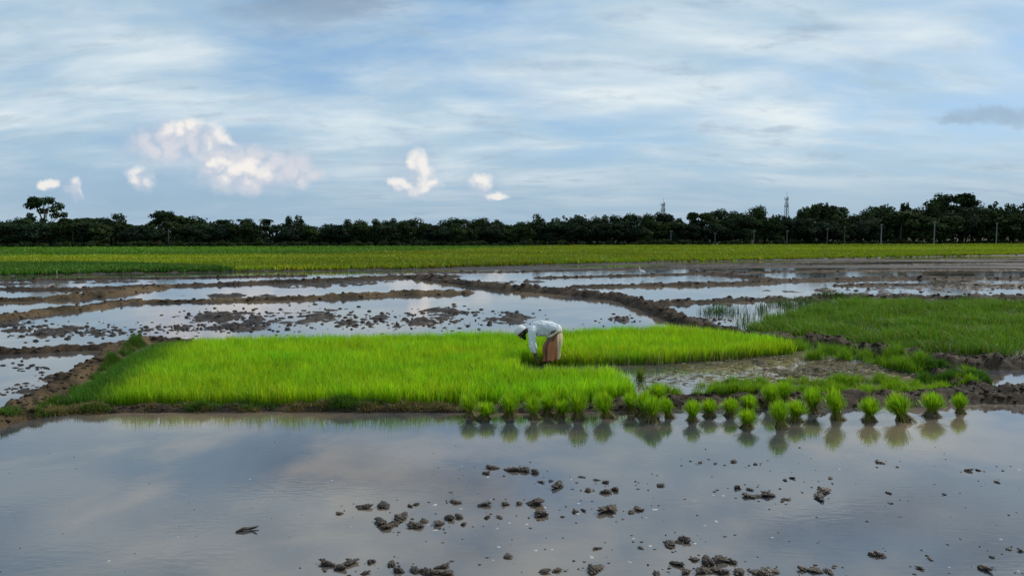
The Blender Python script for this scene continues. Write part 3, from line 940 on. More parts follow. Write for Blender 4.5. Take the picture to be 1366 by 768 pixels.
for i, (px, py, wpx) in enumerate(CL):
    gx, gy = gpos(px, py)
    sz = wpx * gy / FPX * 0.68
    o = obj('mud_clod', CLODS[i % 8], M_CLOD, loc=(gx, gy, sz * random.uniform(0.02, 0.14)), rot=(R(random.uniform(-12, 12)), R(random.uniform(-12, 12)), random.uniform(0, 6.28)))
    o.scale = (sz * random.uniform(.9, 1.15), sz * random.uniform(.8, 1.2), sz * random.uniform(.38, .72))
    if i in CLAB:
        lab = CLAB[i]
    elif wpx < 13:
        lab = 'small dark crumb of mud poking out of the foreground paddy water'
    elif py > 735:
        lab = 'brown lumpy mud clod in the thick scatter farther out from the bundles'
    elif px < 640:
        lab = 'brown mud clod in the loose row out in the smooth water'
    else:
        lab = 'brown mud clod among the scattered lumps below the bundle row'
    tag(o, lab, 'mud clod', 'mud clods in the foreground water')


def lump_cloud(name, pts, sizes, label, mat):
    """many tiny lumps as one piece of stuff"""
    bm = bmesh.new(); bmesh.ops.create_icosphere(bm, subdivisions=1, radius=1.0)
    bv = np.array([v.co[:] for v in bm.verts]); bf = np.array([[v.index for v in f.verts] for f in bm.faces]); bm.free()
    n = len(pts)
    sc3 = sizes[:, None] * rng.uniform(.6, 1.4, (n, 3)) * np.array([1, .8, .5])
    V = bv[None] * sc3[:, None, :] * rng.uniform(.7, 1.25, (n, len(bv), 1)) + np.asarray(pts)[:, None, :]
    F = bf[None] + (np.arange(n) * len(bv))[:, None, None]
    o = obj(name, mesh_from(name, V.reshape(-1, 3), tris=F.reshape(-1, 3), smooth=True), mat)
    tag(o, label, 'mud', kind='stuff')


# crumbs in the foreground and in the flecked paddy
pts, szs = [], []
for (px, py, wpx) in CL:
    for _ in range(random.randint(1, 4)):
        qx, qy = px + random.gauss(0, 22), py + random.gauss(0, 6)
        if qy < 600 or qy > 800: continue
        gx, gy = gpos(qx, qy); pts.append((gx, gy, 0.0)); szs.append(random.uniform(.006, .022))
for _ in range(170):
    qx, qy = random.uniform(560, 1400), random.uniform(590, 780)
    gx, gy = gpos(qx, qy); pts.append((gx, gy, 0.0)); szs.append(random.uniform(.004, .017))
for _ in range(45):
    qx, qy = random.uniform(-40, 560), random.uniform(570, 780)
    gx, gy = gpos(qx, qy); pts.append((gx, gy, 0.0)); szs.append(random.uniform(.003, .009))
lump_cloud('mud_crumbs', pts, np.array(szs), 'tiny mud crumbs speckling the foreground water', M_CLOD)
pts, szs = [], []
for (px, py, rx, ry) in PATCH[:13] + [(935, 428, 26, 4), (30, 520, 30, 8), (70, 503, 20, 4), (40, 490, 24, 6)]:
    for _ in range(int(10 + rx * .9)):
        qx, qy = random.gauss(px, rx * .62), random.gauss(py, ry * .62)
        gx, gy = gpos(qx, qy)
        zz = float(height_at(gx, gy))
        if zz > -0.08 and not inside(BED, np.array([gx]), np.array([gy]))[0]:
            pts.append((gx, gy, max(zz, 0.0))); szs.append(random.uniform(.03, .11) * gy / 26)
for _ in range(150):
    qx, qy = random.uniform(-20, 860), random.uniform(428, 448)
    gx, gy = gpos(qx, qy); pts.append((gx, gy, 0.0)); szs.append(random.uniform(.02, .06))
for _ in range(60):
    qx, qy = random.uniform(1100, 1366), random.uniform(380, 396)
    gx, gy = gpos(qx, qy); pts.append((gx, gy, 0.0)); szs.append(random.uniform(.04, .12))
lump_cloud('mud_lumps', pts, np.array(szs), 'broken mud lumps scattered in the flecked paddy beyond the seedlings', M_MUD)

# crumbly earth lying on the bunds
pts, szs = [], []
cand = rng.integers(0, NR * NC, 60000)
cy_, cx_ = GY.reshape(-1)[cand], GX.reshape(-1)[cand]
okc = (owner.reshape(-1)[cand] >= 0) & (HZ.reshape(-1)[cand] > 0.02) & (cy_ < 60) & (np.abs(cx_) < cy_ * .75 + 1)
for idx in np.nonzero(okc)[0][:3600]:
    pts.append((cx_[idx], cy_[idx], HZ.reshape(-1)[cand[idx]])); szs.append(random.uniform(.018, .06) * (0.6 + cy_[idx] / 30))
lump_cloud('bund_crumbs', pts, np.array(szs), 'crumbled earth lying on the bunds', M_BUND)

# foam flecks on the foreground water
nf = 50
fv, ff = [], []
for i in range(nf):
    qx, qy = random.choice([(random.uniform(560, 960), random.uniform(620, 768)), (random.uniform(560, 900), random.uniform(650, 740)), (random.uniform(0, 1366), random.uniform(600, 768))])
    gx, gy = gpos(qx, qy)
    ra, rb = random.uniform(.008, .035), random.uniform(.006, .022)
    th = random.uniform(0, 3.14); o0 = len(fv)
    fv.append((gx, gy, 0.007))
    for j in range(9):
        an = 2 * math.pi * j / 9; w_ = random.uniform(.6, 1.2)
        lx, ly = ra * w_ * math.cos(an), rb * w_ * math.sin(an)
        fv.append((gx + lx * math.cos(th) - ly * math.sin(th), gy + lx * math.sin(th) + ly * math.cos(th), -0.001))
    for j in range(9):
        ff.append((o0, o0 + 1 + j, o0 + 1 + (j + 1) % 9))
o = obj('foam', mesh_from('foam', fv, faces=ff, smooth=True), M_FOAM)
tag(o, 'little white foam flecks floating on the foreground water', 'foam', kind='stuff')

# straw litter in the puddled pocket
LP = px_poly([(860, 490), (960, 480), (1060, 474), (1200, 492), (1235, 508), (1100, 514), (900, 515), (850, 508)])
x, y = scatter(LP, 2600)
kk = rng.random(2600) < np.clip(0.15 + (683 + FPX * x / y - 860) / 260, 0.1, 1)
x, y = x[kk], y[kk]
n = len(x); an = rng.normal(0.1, 0.6, n); ln_ = rng.uniform(.06, .22, n); w_ = rng.uniform(.008, .02, n)
z = np.maximum(height_at(x, y), 0.0) + rng.uniform(0.004, .02, n)
V = np.zeros((n, 4, 3))
for kx, (s, f) in enumerate(((-.5, -.5), (.5, -.5), (.5, .5), (-.5, .5))):
    V[:, kx, 0] = x + s * ln_ * np.cos(an) - f * w_ * np.sin(an); V[:, kx, 1] = y + s * ln_ * np.sin(an) + f * w_ * np.cos(an); V[:, kx, 2] = z + s * rng.uniform(-.02, .03, n)
cc = shade((0.17, 0.15, 0.07), n, 0.4, 0.1)
o = obj('straw_litter', mesh_from('straw_litter', V.reshape(-1, 3), quads=np.arange(n * 4).reshape(-1, 4), colors=np.repeat(cc, 4, 0)), M_WEED)
tag(o, 'pulled stems and straw littering the puddle behind the bundles', 'litter', kind='stuff')

# floating twig in the smooth water, and a lone tuft in the pocket
gx, gy = gpos(331, 707)
e = empty('floating_twig', (gx, gy, 0.0), R(28))
bm = bmesh.new()
tube_bm(bm, [(-.11, 0, .0), (-.04, .01, .02), (.03, 0, .015), (.10, .015, .022)], [.014, .017, .013, .006], 6)
obj('stem', bm_mesh(bm, 'stem', True), M_CLOD, e)
bm = bmesh.new()
tube_bm(bm, [(.03, 0, .015), (.06, -.03, .028), (.075, -.045, .036)], [.010, .009, .005], 6)
obj('side_shoot', bm_mesh(bm, 'side_shoot', True), M_CLOD, e)
tag(e, 'dark broken twig floating in smooth open water', 'twig')

gx, gy = gpos(853, 507)
e = empty('grass_tuft', (gx, gy, float(height_at(gx, gy))))
n = 110
a = rng.uniform(0, 6.28, n); rr = rng.uniform(0, .11, n)
me = blades(rr * np.cos(a), rr * np.sin(a), np.full(n, .04), rng.uniform(.18, .42, n), rng.uniform(.008, .014, n), shade((0.13, 0.19, 0.02), n, .2, .3), .3, .3)
obj('leaves', mesh_from('leaves', me[0], quads=me[1], tris=me[2], colors=me[3]), M_RICE, e)
obj('root_clod', CLODS[2], M_CLOD, e, loc=(0, 0, .02), scale=(.16, .13, .12))
tag(e, 'lone yellowish rice tuft on a dark clod in the puddle behind the farmer', 'grass tuft')

# ------------------------------------------------------------------ trees


def crown_mesh(name, clumps, nleaf, leaf, colr, seed_, droop=0.0, inner=0.25):
    """leaf-sized quads spread through a set of ellipsoidal clumps: (x, y, z, rx, ry, rz)"""
    r = np.random.default_rng(seed_)
    vol = np.array([(c[3] * c[4] * c[5]) ** 0.67 for c in clumps]); vol /= vol.sum()
    ci = r.choice(len(clumps), nleaf, p=vol)
    cl = np.array(clumps)[ci]
    d = r.normal(0, 1, (nleaf, 3)); d /= np.linalg.norm(d, axis=1)[:, None]
    rad = np.where(r.random(nleaf) < inner, r.random(nleaf) ** .5, r.normal(0.93, 0.14, nleaf))
    p = cl[:, :3] + d * rad[:, None] * cl[:, 3:6]
    nrm = d * 0.7 + r.normal(0, .55, (nleaf, 3)); nrm[:, 2] += 0.35 - droop
    nrm /= np.linalg.norm(nrm, axis=1)[:, None]
    ref = r.normal(0, 1, (nleaf, 3))
    t1 = np.cross(nrm, ref); t1 /= np.linalg.norm(t1, axis=1)[:, None]
    t2 = np.cross(nrm, t1)
    s = leaf * r.uniform(.55, 1.35, nleaf)
    V = np.zeros((nleaf, 4, 3), np.float32)
    for kx, (a, b_) in enumerate(((-.6, 0), (0, -.42), (.6, 0), (0, .42))):
        V[:, kx] = p + t1 * (a * s)[:, None] + t2 * (b_ * s)[:, None]
    tone = r.normal(1, .3, len(clumps)).clip(.5, 1.7)[ci]
    c = np.array(colr)[None] * (tone * r.normal(1, .2, nleaf).clip(.5, 1.6))[:, None]
    return mesh_from(name, V.reshape(-1, 3), quads=np.arange(nleaf * 4).reshape(-1, 4), colors=np.repeat(c, 4, 0))


def trunk_mesh(name, paths, seg=7):
    bm = bmesh.new()
    for pts, rads in paths:
        tube_bm(bm, pts, rads, seg)
    return bm_mesh(name=name, bm=bm, smooth=True)


def broadleaf(seed_, w=1.0, kind='round'):
    """unit tree: height 10, returns (crown, trunk)"""
    r = random.Random(seed_)
    clumps, limbs = [], []
    top = 10.0
    limbs.append(([(0, 0, -.3), (r.uniform(-.15, .15), r.uniform(-.15, .15), 2.2), (r.uniform(-.3, .3), r.uniform(-.3, .3), 4.6), (r.uniform(-.5, .5), 0, 8.2)], [.34, .26, .2, .05]))
    if kind == 'round':
        n = 24
        for i in range(n):
            a = r.uniform(0, 6.28); zz = r.uniform(2.4, 8.9)
            rr = (3.5 * w) * math.sqrt(max(0.05, 1 - ((zz - 5.2) / 4.6) ** 2)) * r.uniform(.25, .95)
            s = r.uniform(.8, 1.6)
            clumps.append((rr * math.cos(a), rr * math.sin(a), zz, s * 1.15, s * 1.15, s * .85))
    elif kind == 'umbrella':
        for i in range(22):
            a = r.uniform(0, 6.28); rr = 4.6 * w * math.sqrt(r.random())
            zz = 8.6 - 0.10 * rr ** 2 * .8 + r.uniform(-.7, .5)
            s = r.uniform(.7, 1.25)
            clumps.append((rr * math.cos(a), rr * math.sin(a), zz, s * 1.4, s * 1.3, s * .6))
    elif kind == 'open':
        for i in range(30):
            a = r.uniform(0, 6.28); zz = r.uniform(3.6, 9.4)
            rr = 4.4 * w * math.sqrt(max(0.05, 1 - ((zz - 6.0) / 4.2) ** 2)) * r.uniform(.35, 1.0)
            s = r.uniform(.6, 1.15)
            clumps.append((rr * math.cos(a), rr * math.sin(a), zz, s * 1.3, s * 1.25, s * .65))
    elif kind == 'tall':
        for i in range(20):
            a = r.uniform(0, 6.28); zz = r.uniform(2.0, 9.3)
            rr = 2.3 * w * (1.05 - .05 * zz) * r.uniform(.1, .95)
            s = r.uniform(.55, 1.25)
            clumps.append((rr * math.cos(a), rr * math.sin(a), zz, s, s, s * .95))
    for c in clumps[::2]:
        z0 = max(1.8, c[2] * r.uniform(.35, .6))
        limbs.append(([(0, 0, z0), (c[0] * .5, c[1] * .5, (z0 + c[2]) / 2 + .15), (c[0] * .95, c[1] * .95, c[2])], [.13, .08, .03]))
    return clumps, limbs


TREE_C = (0.026, 0.044, 0.020)
PROTO = {}


def proto(key, kind, seed_, w, nleaf, leaf, colr=TREE_C, bark=None):
    cl, lm = broadleaf(seed_, w, kind)
    PROTO[key] = (crown_mesh('crown', cl, nleaf, leaf, colr, seed_ + 1), trunk_mesh('trunk', lm), bark or M_BARK)


proto('round1', 'round', 401, 1.0, 3400, .46)
proto('round2', 'round', 402, 1.15, 3600, .46, (0.022, 0.039, 0.022))
proto('round3', 'round', 403, 0.9, 3200, .44, (0.034, 0.056, 0.018))
proto('round4', 'round', 404, 1.3, 3800, .46, (0.022, 0.036, 0.022))
proto('umbrella', 'umbrella', 405, 1.0, 3000, .42, (0.017, 0.029, 0.012))
proto('open', 'open', 406, 1.0, 3800, .42, (0.024, 0.042, 0.014))
proto('tall1', 'tall', 407, 1.0, 2600, .42, (0.024, 0.042, 0.021))
proto('tall2', 'tall', 408, 1.25, 2800, .42, (0.030, 0.050, 0.018))


def bamboo(seed_):
    r = random.Random(seed_)
    culms, clumps = [], []
    for i in range(26):
        a = r.uniform(0, 6.28); lean = r.uniform(.3, 2.6)
        bx_, by_ = r.uniform(-.6, .6), r.uniform(-.6, .6)
        h_ = r.uniform(6.8, 9.8)
        pts = []
        for s in (0, .3, .6, .82, 1.0):
            pts.append((bx_ + lean * s ** 2.2 * math.cos(a), by_ + lean * s ** 2.2 * math.sin(a), h_ * (s - .10 * s ** 4)))
        culms.append((pts, [.06, .055, .045, .03, .012]))
        for s in (.35, .5, .62, .74, .86, .97):
            x_ = bx_ + lean * s ** 2.2 * math.cos(a); y_ = by_ + lean * s ** 2.2 * math.sin(a); z_ = h_ * (s - .10 * s ** 4)
            sz = r.uniform(.28, .62) * (1.25 - .5 * s)
            clumps.append((x_ + r.uniform(-.3, .3), y_ + r.uniform(-.3, .3), z_, sz * .9, sz * .9, sz * 1.2))
    return culms, clumps


for i in range(2):
    cu, cl = bamboo(420 + i)
    PROTO['bamboo%d' % (i + 1)] = (crown_mesh('crown', cl, 3600, .40, (0.032, 0.054, 0.021), 431 + i, droop=.3, inner=.5), trunk_mesh('trunk', cu, 5), M_BARK)


def palm(seed_):
    r = random.Random(seed_)
    V, Q, C = [], [], []
    for i in range(24):
        a = r.uniform(0, 6.28); elv = r.uniform(-.5, 1.2); L = r.uniform(1.9, 2.5)
        px_, pz_ = 0.0, 9.0
        ang = elv
        prev = (0.0, 9.0)
        for s in range(7):
            nx = prev[0] + L / 7 * math.cos(ang); nz = prev[1] + L / 7 * math.sin(ang)
            for side in (-1, 1):
                wv = 0.55 * math.sin(math.pi * (s + .7) / 7.6) + .05
                o0 = len(V)
                ca, sa = math.cos(a), math.sin(a)
                for (dd, zz, l) in ((prev[0], prev[1], 0), (nx, nz, 0), (nx, nz - .25 * wv, wv), (prev[0], prev[1] - .25 * wv, wv * .8)):
                    V.append((dd * ca - side * l * sa, dd * sa + side * l * ca, zz))
                Q.append((o0, o0 + 1, o0 + 2, o0 + 3))
                cc = [v_ * r.uniform(.6, 1.4) for v_ in (0.024, 0.040, 0.015)]
                C += [cc] * 4
            prev = (nx, nz); ang -= .33
    crown = mesh_from('crown', np.array(V), quads=np.array(Q), colors=np.array(C))
    return crown, trunk_mesh('trunk', [([(0, 0, -.2), (.05, 0, 3), (-.03, .05, 6), (0, 0, 9.1)], [.17, .13, .11, .10])])


cr, tk = palm(441)
PROTO['palm'] = (cr, tk, M_PALEBARK)


def shrub(seed_, colr, n=900):
    r = random.Random(seed_)
    cl = []
    for i in range(12):
        a = r.uniform(0, 6.28); rr = r.uniform(0, 3.6)
        s = r.uniform(1.2, 2.6)
        cl.append((rr * math.cos(a) * 1.2, rr * math.sin(a), s * .8 + r.uniform(0, 3.4) * (1 - rr / 4.5), s, s, s * .95))
    limbs = [([(0, 0, -.2), (c[0] * .5, c[1] * .5, c[2] * .55), (c[0] * .9, c[1] * .9, c[2])], [.22, .14, .05]) for c in cl[:7]]
    return crown_mesh('crown', cl, n, .85, colr, seed_), trunk_mesh('trunk', limbs, 5), M_BARK


PROTO['shrub1'] = shrub(451, (0.020, 0.034, 0.014))
PROTO['shrub2'] = shrub(452, (0.028, 0.044, 0.014))
PROTO['shrub3'] = shrub(453, (0.052, 0.042, 0.022))


def tree_dist(px):
    return float(np.interp(px, [-150, 0, 500, 900, 1366, 1500], [176, 180, 202, 228, 268, 275]))


def plant(key, name, px, top, extra, label, cat, group=None, wide=1.0, base_z=0.05):
    d = tree_dist(px) + extra
    x_, z_ = at_dist(px, top, d)
    s = max(z_ - base_z, .8) / 9.4
    e = empty(name, (x_, d, base_z), random.uniform(0, 6.28), (s * wide, s * wide, s))
    cr_, tk_, bk_ = PROTO[key]
    obj('crown', cr_, M_TREE, e); obj('trunk', tk_, bk_, e)
    return tag(e, label, cat, group)


# landmark trees first
plant('open', 'tall_tree', 58, 266, 26, 'tall airy spreading tree standing clear above the treeline', 'tree', None, .8)
plant('umbrella', 'flat_topped_tree', 221, 279, 14, 'dark flat-topped umbrella tree rising above the treeline', 'tree', None, .85)
plant('round4', 'domed_tree', 152, 286, 14, 'smooth dome-crowned dark tree behind the pale trunked palm', 'tree', None, .95)
plant('palm', 'palm_tree', 145, 305, -1, 'slim palm with a pale trunk in front of the dome-crowned tree', 'palm')
plant('round2', 'domed_tree', 887, 281, 8, 'broad dome-crowned tree with the short lattice mast behind it', 'tree', None, .8)
plant('tall2', 'tall_tree', 1262, 261, 12, 'tallest dark tree above the concrete power poles', 'tree', None, .9)
plant('bamboo1', 'bamboo_clump', 1079, 270, 6, 'feathery arching bamboo clump beside the tall lattice mast', 'bamboo', None, 1.0)
plant('bamboo2', 'bamboo_clump', 1098, 268, 10, 'feathery arching bamboo clump, highest of the pair by the tall mast', 'bamboo', None, .95)
plant('shrub3', 'bush', 212, 316, -3, 'rusty brown bush at the foot of the flat-topped tree', 'bush')

PROFILE = [(-140, 292), (-60, 291), (0, 290), (20, 291), (40, 293), (80, 294), (100, 291), (125, 289), (145, 289), (170, 293), (185, 298), (205, 294), (235, 290), (260, 293), (285, 290), (300, 293), (330, 291),
           (350, 294), (385, 291), (410, 294), (440, 297), (470, 296), (520, 294), (540, 292), (560, 295), (590, 297), (610, 294), (640, 290), (660, 288), (680, 294),
           (700, 292), (730, 291), (765, 286), (780, 287), (800, 292), (835, 289), (860, 293), (880, 288), (915, 293), (935, 281), (960, 281), (985, 282), (1010, 283), (1030, 285), (1060, 280),
           (1110, 278), (1130, 283), (1160, 282), (1185, 279), (1205, 272), (1225, 272), (1245, 271), (1275, 266), (1290, 267), (1310, 267), (1330, 269), (1345, 272), (1366, 271), (1440, 270), (1500, 271)]
PX_ = np.array(PROFILE, float)
KEYS = ['round1', 'round2', 'round3', 'round4', 'tall1', 'tall2', 'bamboo1', 'bamboo2', 'umbrella', 'open']
NAMES = {'round': ('broadleaf_tree', 'dark round-crowned broadleaf tree'), 'tall': ('slender_tree', 'dark slender upright tree'),
         'bamboo': ('bamboo_clump', 'drooping bamboo clump'), 'umbrella': ('spreading_tree', 'dark flat-crowned spreading tree'),
         'open': ('airy_tree', 'open-crowned airy tree'), 'palm': ('palm_tree', 'small dark palm')}


STRETCH = [(58, 'past the tall airy tree'), (145, 'between the airy tree and the palm'), (221, 'between the palm and the flat-topped tree'), (400, 'just past the flat-topped tree'),
           (640, 'in the plain low stretch'), (868, 'approaching the shorter mast'), (1050, 'between the two masts'), (1180, 'by the feathery bamboo pair'), (9999, 'near the tallest tree')]


def stretch(px):
    for lim, txt in STRETCH:
        if px < lim:
            return txt


def place_line(px, top, extra, key, wide=1.0):
    fam = key.rstrip('0123456789')
    nm, lab = NAMES[fam]
    where = ', ' + ('lower front row, ' if extra < 6 else '') + stretch(px)
    plant(key, nm, px, top, extra, lab + where, {'bamboo': 'bamboo', 'palm': 'palm'}.get(fam, 'tree'), 'far treeline, ' + nm.replace('_', ' ') + 's', wide)


# back row carries the outline
px = -130.0
while px < 1500:
    top = float(np.interp(px, PX_[:, 0], PX_[:, 1])) + random.choice([random.uniform(-5, -1), random.uniform(-2, 2.5), random.uniform(0, 6), random.uniform(1, 8)]) - 1.5 * (px > 900)
    if px < 420: key = random.choice(['round1', 'round2', 'round3', 'bamboo2', 'tall1', 'bamboo1', 'umbrella', 'palm', 'tall2', 'open'])
    elif px < 900: key = random.choice(['round1', 'round2', 'round3', 'bamboo1', 'bamboo2', 'tall2', 'tall1', 'round4'])
    else: key = random.choice(['round1', 'round3', 'tall1', 'tall2', 'bamboo1', 'bamboo2', 'bamboo2', 'open'])
    place_line(px, top, random.uniform(6, 20), key, random.uniform(.95, 1.6) if px < 850 else random.uniform(.8, 1.3))
    px += random.uniform(9, 19)
# middle row, lower
px = -130.0
while px < 1500:
    pr_ = float(np.interp(px, PX_[:, 0], PX_[:, 1]))
    top = pr_ + (322 - pr_) * random.uniform(.12, .38)
    key = random.choice(['round1', 'round2', 'round3', 'round4', 'tall2', 'palm', 'bamboo1'])
    place_line(px, top, random.uniform(0, 6), key, random.uniform(1.3, 1.8))
    px += random.uniform(17, 26)
# shrubs along the foot
px = -130.0
while px < 1500:
    top = random.uniform(314, 322) if px < 800 else random.uniform(313.5, 319)
    key = random.choice(['shrub1', 'shrub1', 'shrub2'])
    where = 'at the treeline foot, ' + stretch(px)
    plant(key, 'bush', px, top, random.uniform(-7, -2), 'dark green bush ' + where if key == 'shrub1' else 'lighter green bush ' + where, 'bush', 'bushes along the treeline foot', random.uniform(1.1, 1.9))
    px += random.uniform(11, 17)

# dense dark thicket filling the wood behind the front trees
nth = 60000
tpx = rng.uniform(-180, 1560, nth)
tdist = np.interp(tpx, [-150, 0, 500, 900, 1366, 1500], [176, 180, 202, 228, 268, 275]) + rng.uniform(1, 24, nth)
ttop = np.interp(tpx, PX_[:, 0], PX_[:, 1])
tx0 = (tpx - 683) / FPX * tdist
wob_ = fbm(tx0 * .16, tdist * .1, 611, 3)
thgt = (CAM_H + (HORIZON - ttop) / FPX * tdist) * (0.62 + 0.34 * wob_)
tz = thgt * rng.random(nth) ** .8 * np.clip((tdist - np.interp(tpx, [-150, 0, 500, 900, 1366, 1500], [176, 180, 202, 228, 268, 275])) / 8, .3, 1)
pn = rng.normal(0, 1, (nth, 3)); pn[:, 2] += .5; pn /= np.linalg.norm(pn, axis=1)[:, None]
t1 = np.cross(pn, rng.normal(0, 1, (nth, 3))); t1 /= np.linalg.norm(t1, axis=1)[:, None]
t2 = np.cross(pn, t1)
sz_ = rng.uniform(.3, .85, nth)
pc = np.stack([tx0, tdist, tz], -1)
V = np.stack([pc + t1 * (a_ * sz_)[:, None] + t2 * (b_ * sz_)[:, None] for a_, b_ in ((-.6, 0), (0, -.45), (.6, 0), (0, .45))], 1)
cc = np.array([0.020, 0.034, 0.018])[None] * rng.normal(1, .25, (nth, 1)).clip(.5, 1.6)
o = obj('undergrowth', mesh_from('undergrowth', V.reshape(-1, 3), quads=np.arange(nth * 4).reshape(-1, 4), colors=np.repeat(cc, 4, 0)), M_TREE)
tag(o, 'dark tangled undergrowth filling the wood behind the front trees', 'undergrowth', kind='stuff')

# ------------------------------------------------------------------ power poles


def pole(px, top, extra, label, mat=None):
    d = tree_dist(px) + extra
    x_, z_ = at_dist(px, top, d)
    e = empty('power_pole', (x_, d, 0.05), R(random.uniform(-15, 15)))
    bm = bmesh.new()
    for (z0, z1, s0, s1) in ((-.3, z_, .17, .11),):
        vs = []
        for z, s in ((z0, s0), (z1, s1)):
            vs.append([bm.verts.new((sx * s, sy * s, z)) for sx, sy in ((-1, -1), (1, -1), (1, 1), (-1, 1))])
        for j in range(4):
            bm.faces.new((vs[0][j], vs[0][(j + 1) % 4], vs[1][(j + 1) % 4], vs[1][j]))
        bm.faces.new(vs[1])
    bmesh.ops.bevel(bm, geom=[e_ for e_ in bm.edges if abs(e_.verts[0].co.z - e_.verts[1].co.z) > 1], offset=.03, segments=1, affect='EDGES')
    obj('shaft', bm_mesh(bm, 'shaft'), mat or M_CONC, e)
    bm = bmesh.new()
    tube_bm(bm, [(-.38, -.14, z_ - .5), (.38, -.14, z_ - .5)], [.045, .045], 6)
    obj('crossarm', bm_mesh(bm, 'crossarm'), M_STEEL, e)
    for s in (-.32, .32):
        bm = bmesh.new()
        tube_bm(bm, [(s, -.16, z_ - .44), (s, -.16, z_ - .36), (s, -.16, z_ - .28), (s, -.16, z_ - .2)], [.03, .07, .07, .03], 7)
        obj('insulator', bm_mesh(bm, 'insulator', True), M_PANEL, e)
    tag(e, label, 'pole', 'power poles before the tall trees')


for px, top in ((1330, 297), (1247, 295), (1176, 299)):
    pole(px, top, -8.0, 'tall pale concrete power pole against the tallest dark trees')
for px, top in ((1127, 302), (1104, 304)):
    pole(px, top, -7.5, 'grey power pole by the feathery bamboo clumps', M_DIMMED)
for px, top in ((1050, 307), (1006, 307), (954, 310), (895, 307)):
    pole(px, top, -7.5, 'short distance-dimmed power pole between the dome-crowned tree and the tall mast', M_DIMMED)

# ------------------------------------------------------------------ lattice masts


def mast(px, top, dist, wb, wt, label):
    x_, hgt = at_dist(px, top, dist)
    e = empty('lattice_mast', (x_, dist, 0.0), R(20))
    hb = hgt * .86
    legs = []
    for sx, sy in ((-1, -1), (1, -1), (1, 1), (-1, 1)):
        bm = bmesh.new(); tube_bm(bm, [(sx * wb, sy * wb, 0), (sx * wt, sy * wt, hb)], [.17, .12], 6)
        obj('leg', bm_mesh(bm, 'leg'), M_STEEL, e)
    nlev = 12
    for i in range(nlev):
        bm = bmesh.new()
        z0, z1 = hb * i / nlev, hb * (i + 1) / nlev
        a0 = wb + (wt - wb) * i / nlev; a1 = wb + (wt - wb) * (i + 1) / nlev
        cs0 = [(-a0, -a0), (a0, -a0), (a0, a0), (-a0, a0)]; cs1 = [(-a1, -a1), (a1, -a1), (a1, a1), (-a1, a1)]
        for j in range(4):
            k2 = (j + 1) % 4
            tube_bm(bm, [(*cs0[j], z0), (*cs1[k2], z1)], [.07, .07], 4); tube_bm(bm, [(*cs0[k2], z0), (*cs1[j], z1)], [.07, .07], 4)
            tube_bm(bm, [(*cs1[j], z1), (*cs1[k2], z1)], [.06, .06], 4)
        obj('bracing', bm_mesh(bm, 'bracing'), M_STEEL, e)
    bm = bmesh.new(); tube_bm(bm, [(0, 0, hb - 1), (0, 0, hgt - 2), (0, 0, hgt)], [.16, .1, .04], 6)
    obj('spike', bm_mesh(bm, 'spike'), M_STEEL, e)
    for zf in (.97, .80):
        z = hb * zf
        bm = bmesh.new(); bmesh.ops.create_cone(bm, cap_ends=True, segments=10, radius1=wt + .9, radius2=wt + .9, depth=.18)
        for v in bm.verts: v.co.z += z
        obj('platform', bm_mesh(bm, 'platform'), M_STEEL, e)
        for j in range(3):
            a = j * 2.094 + .4
            bm = bmesh.new(); bmesh.ops.create_cube(bm, size=1.0)
            for v in bm.verts: v.co = Vector((v.co.x * .5, v.co.y * .28, v.co.z * 2.6))
            bmesh.ops.bevel(bm, geom=list(bm.edges), offset=.06, segments=1, affect='EDGES')
            obj('antenna_panel', bm_mesh(bm, 'antenna_panel'), M_PANEL, e, loc=((wt + 1.0) * math.cos(a), (wt + 1.0) * math.sin(a), z + .6), rot=(0, 0, a + 1.57))
    tag(e, label, 'mast')


mast(885, 264, 560, 1.9, .75, 'shorter grey lattice mast standing over the broad dome-crowned tree')
mast(1050, 255, 560, 2.1, .55, 'taller thin lattice mast beside the bamboo clumps')

# ------------------------------------------------------------------ egret in a far pool
gx, gy = gpos(857, 369.5)
e = empty('white_egret', (gx, gy, 0.0), R(170))


def blob_mesh(name, chains, voxel, smooth_it=6, ell=()):
    """continuous body: tapered capsules and ellipsoids fused by a voxel remesh"""
    bm = bmesh.new()
    for pts, rads in chains:
        pts = [Vector(p) for p in pts]
        fine_p, fine_r = [], []
        for i in range(len(pts) - 1):
            for s in np.linspace(0, 1, 6, endpoint=False):
                fine_p.append(pts[i].lerp(pts[i + 1], s)); fine_r.append(rads[i] * (1 - s) + rads[i + 1] * s)
        fine_p.append(pts[-1]); fine_r.append(rads[-1])
        tube_bm(bm, fine_p, fine_r, 12)
        for p_, r_ in zip(pts, rads):
            bmesh.ops.create_icosphere(bm, subdivisions=2, radius=r_, matrix=Matrix.Translation(p_))
    for c_, r3, rot in ell:
        mtx = Matrix.Translation(Vector(c_)) @ Matrix.Rotation(rot, 4, 'Y') @ Matrix.Diagonal((*r3, 1))
        bmesh.ops.create_icosphere(bm, subdivisions=3, radius=1.0, matrix=mtx)
    me = bm_mesh(bm, name)
    tmp = bpy.data.objects.new('tmp', me); col.objects.link(tmp)
    md = tmp.modifiers.new('r', 'REMESH'); md.mode = 'VOXEL'; md.voxel_size = voxel
    if smooth_it:
        ms = tmp.modifiers.new('s', 'SMOOTH'); ms.iterations = smooth_it; ms.factor = .5
    dg = bpy.context.evaluated_depsgraph_get()
    res = bpy.data.meshes.new_from_object(tmp.evaluated_get(dg))
    bpy.data.objects.remove(tmp)
    res.name = name
    for p in res.polygons: p.use_smooth = True
    return res


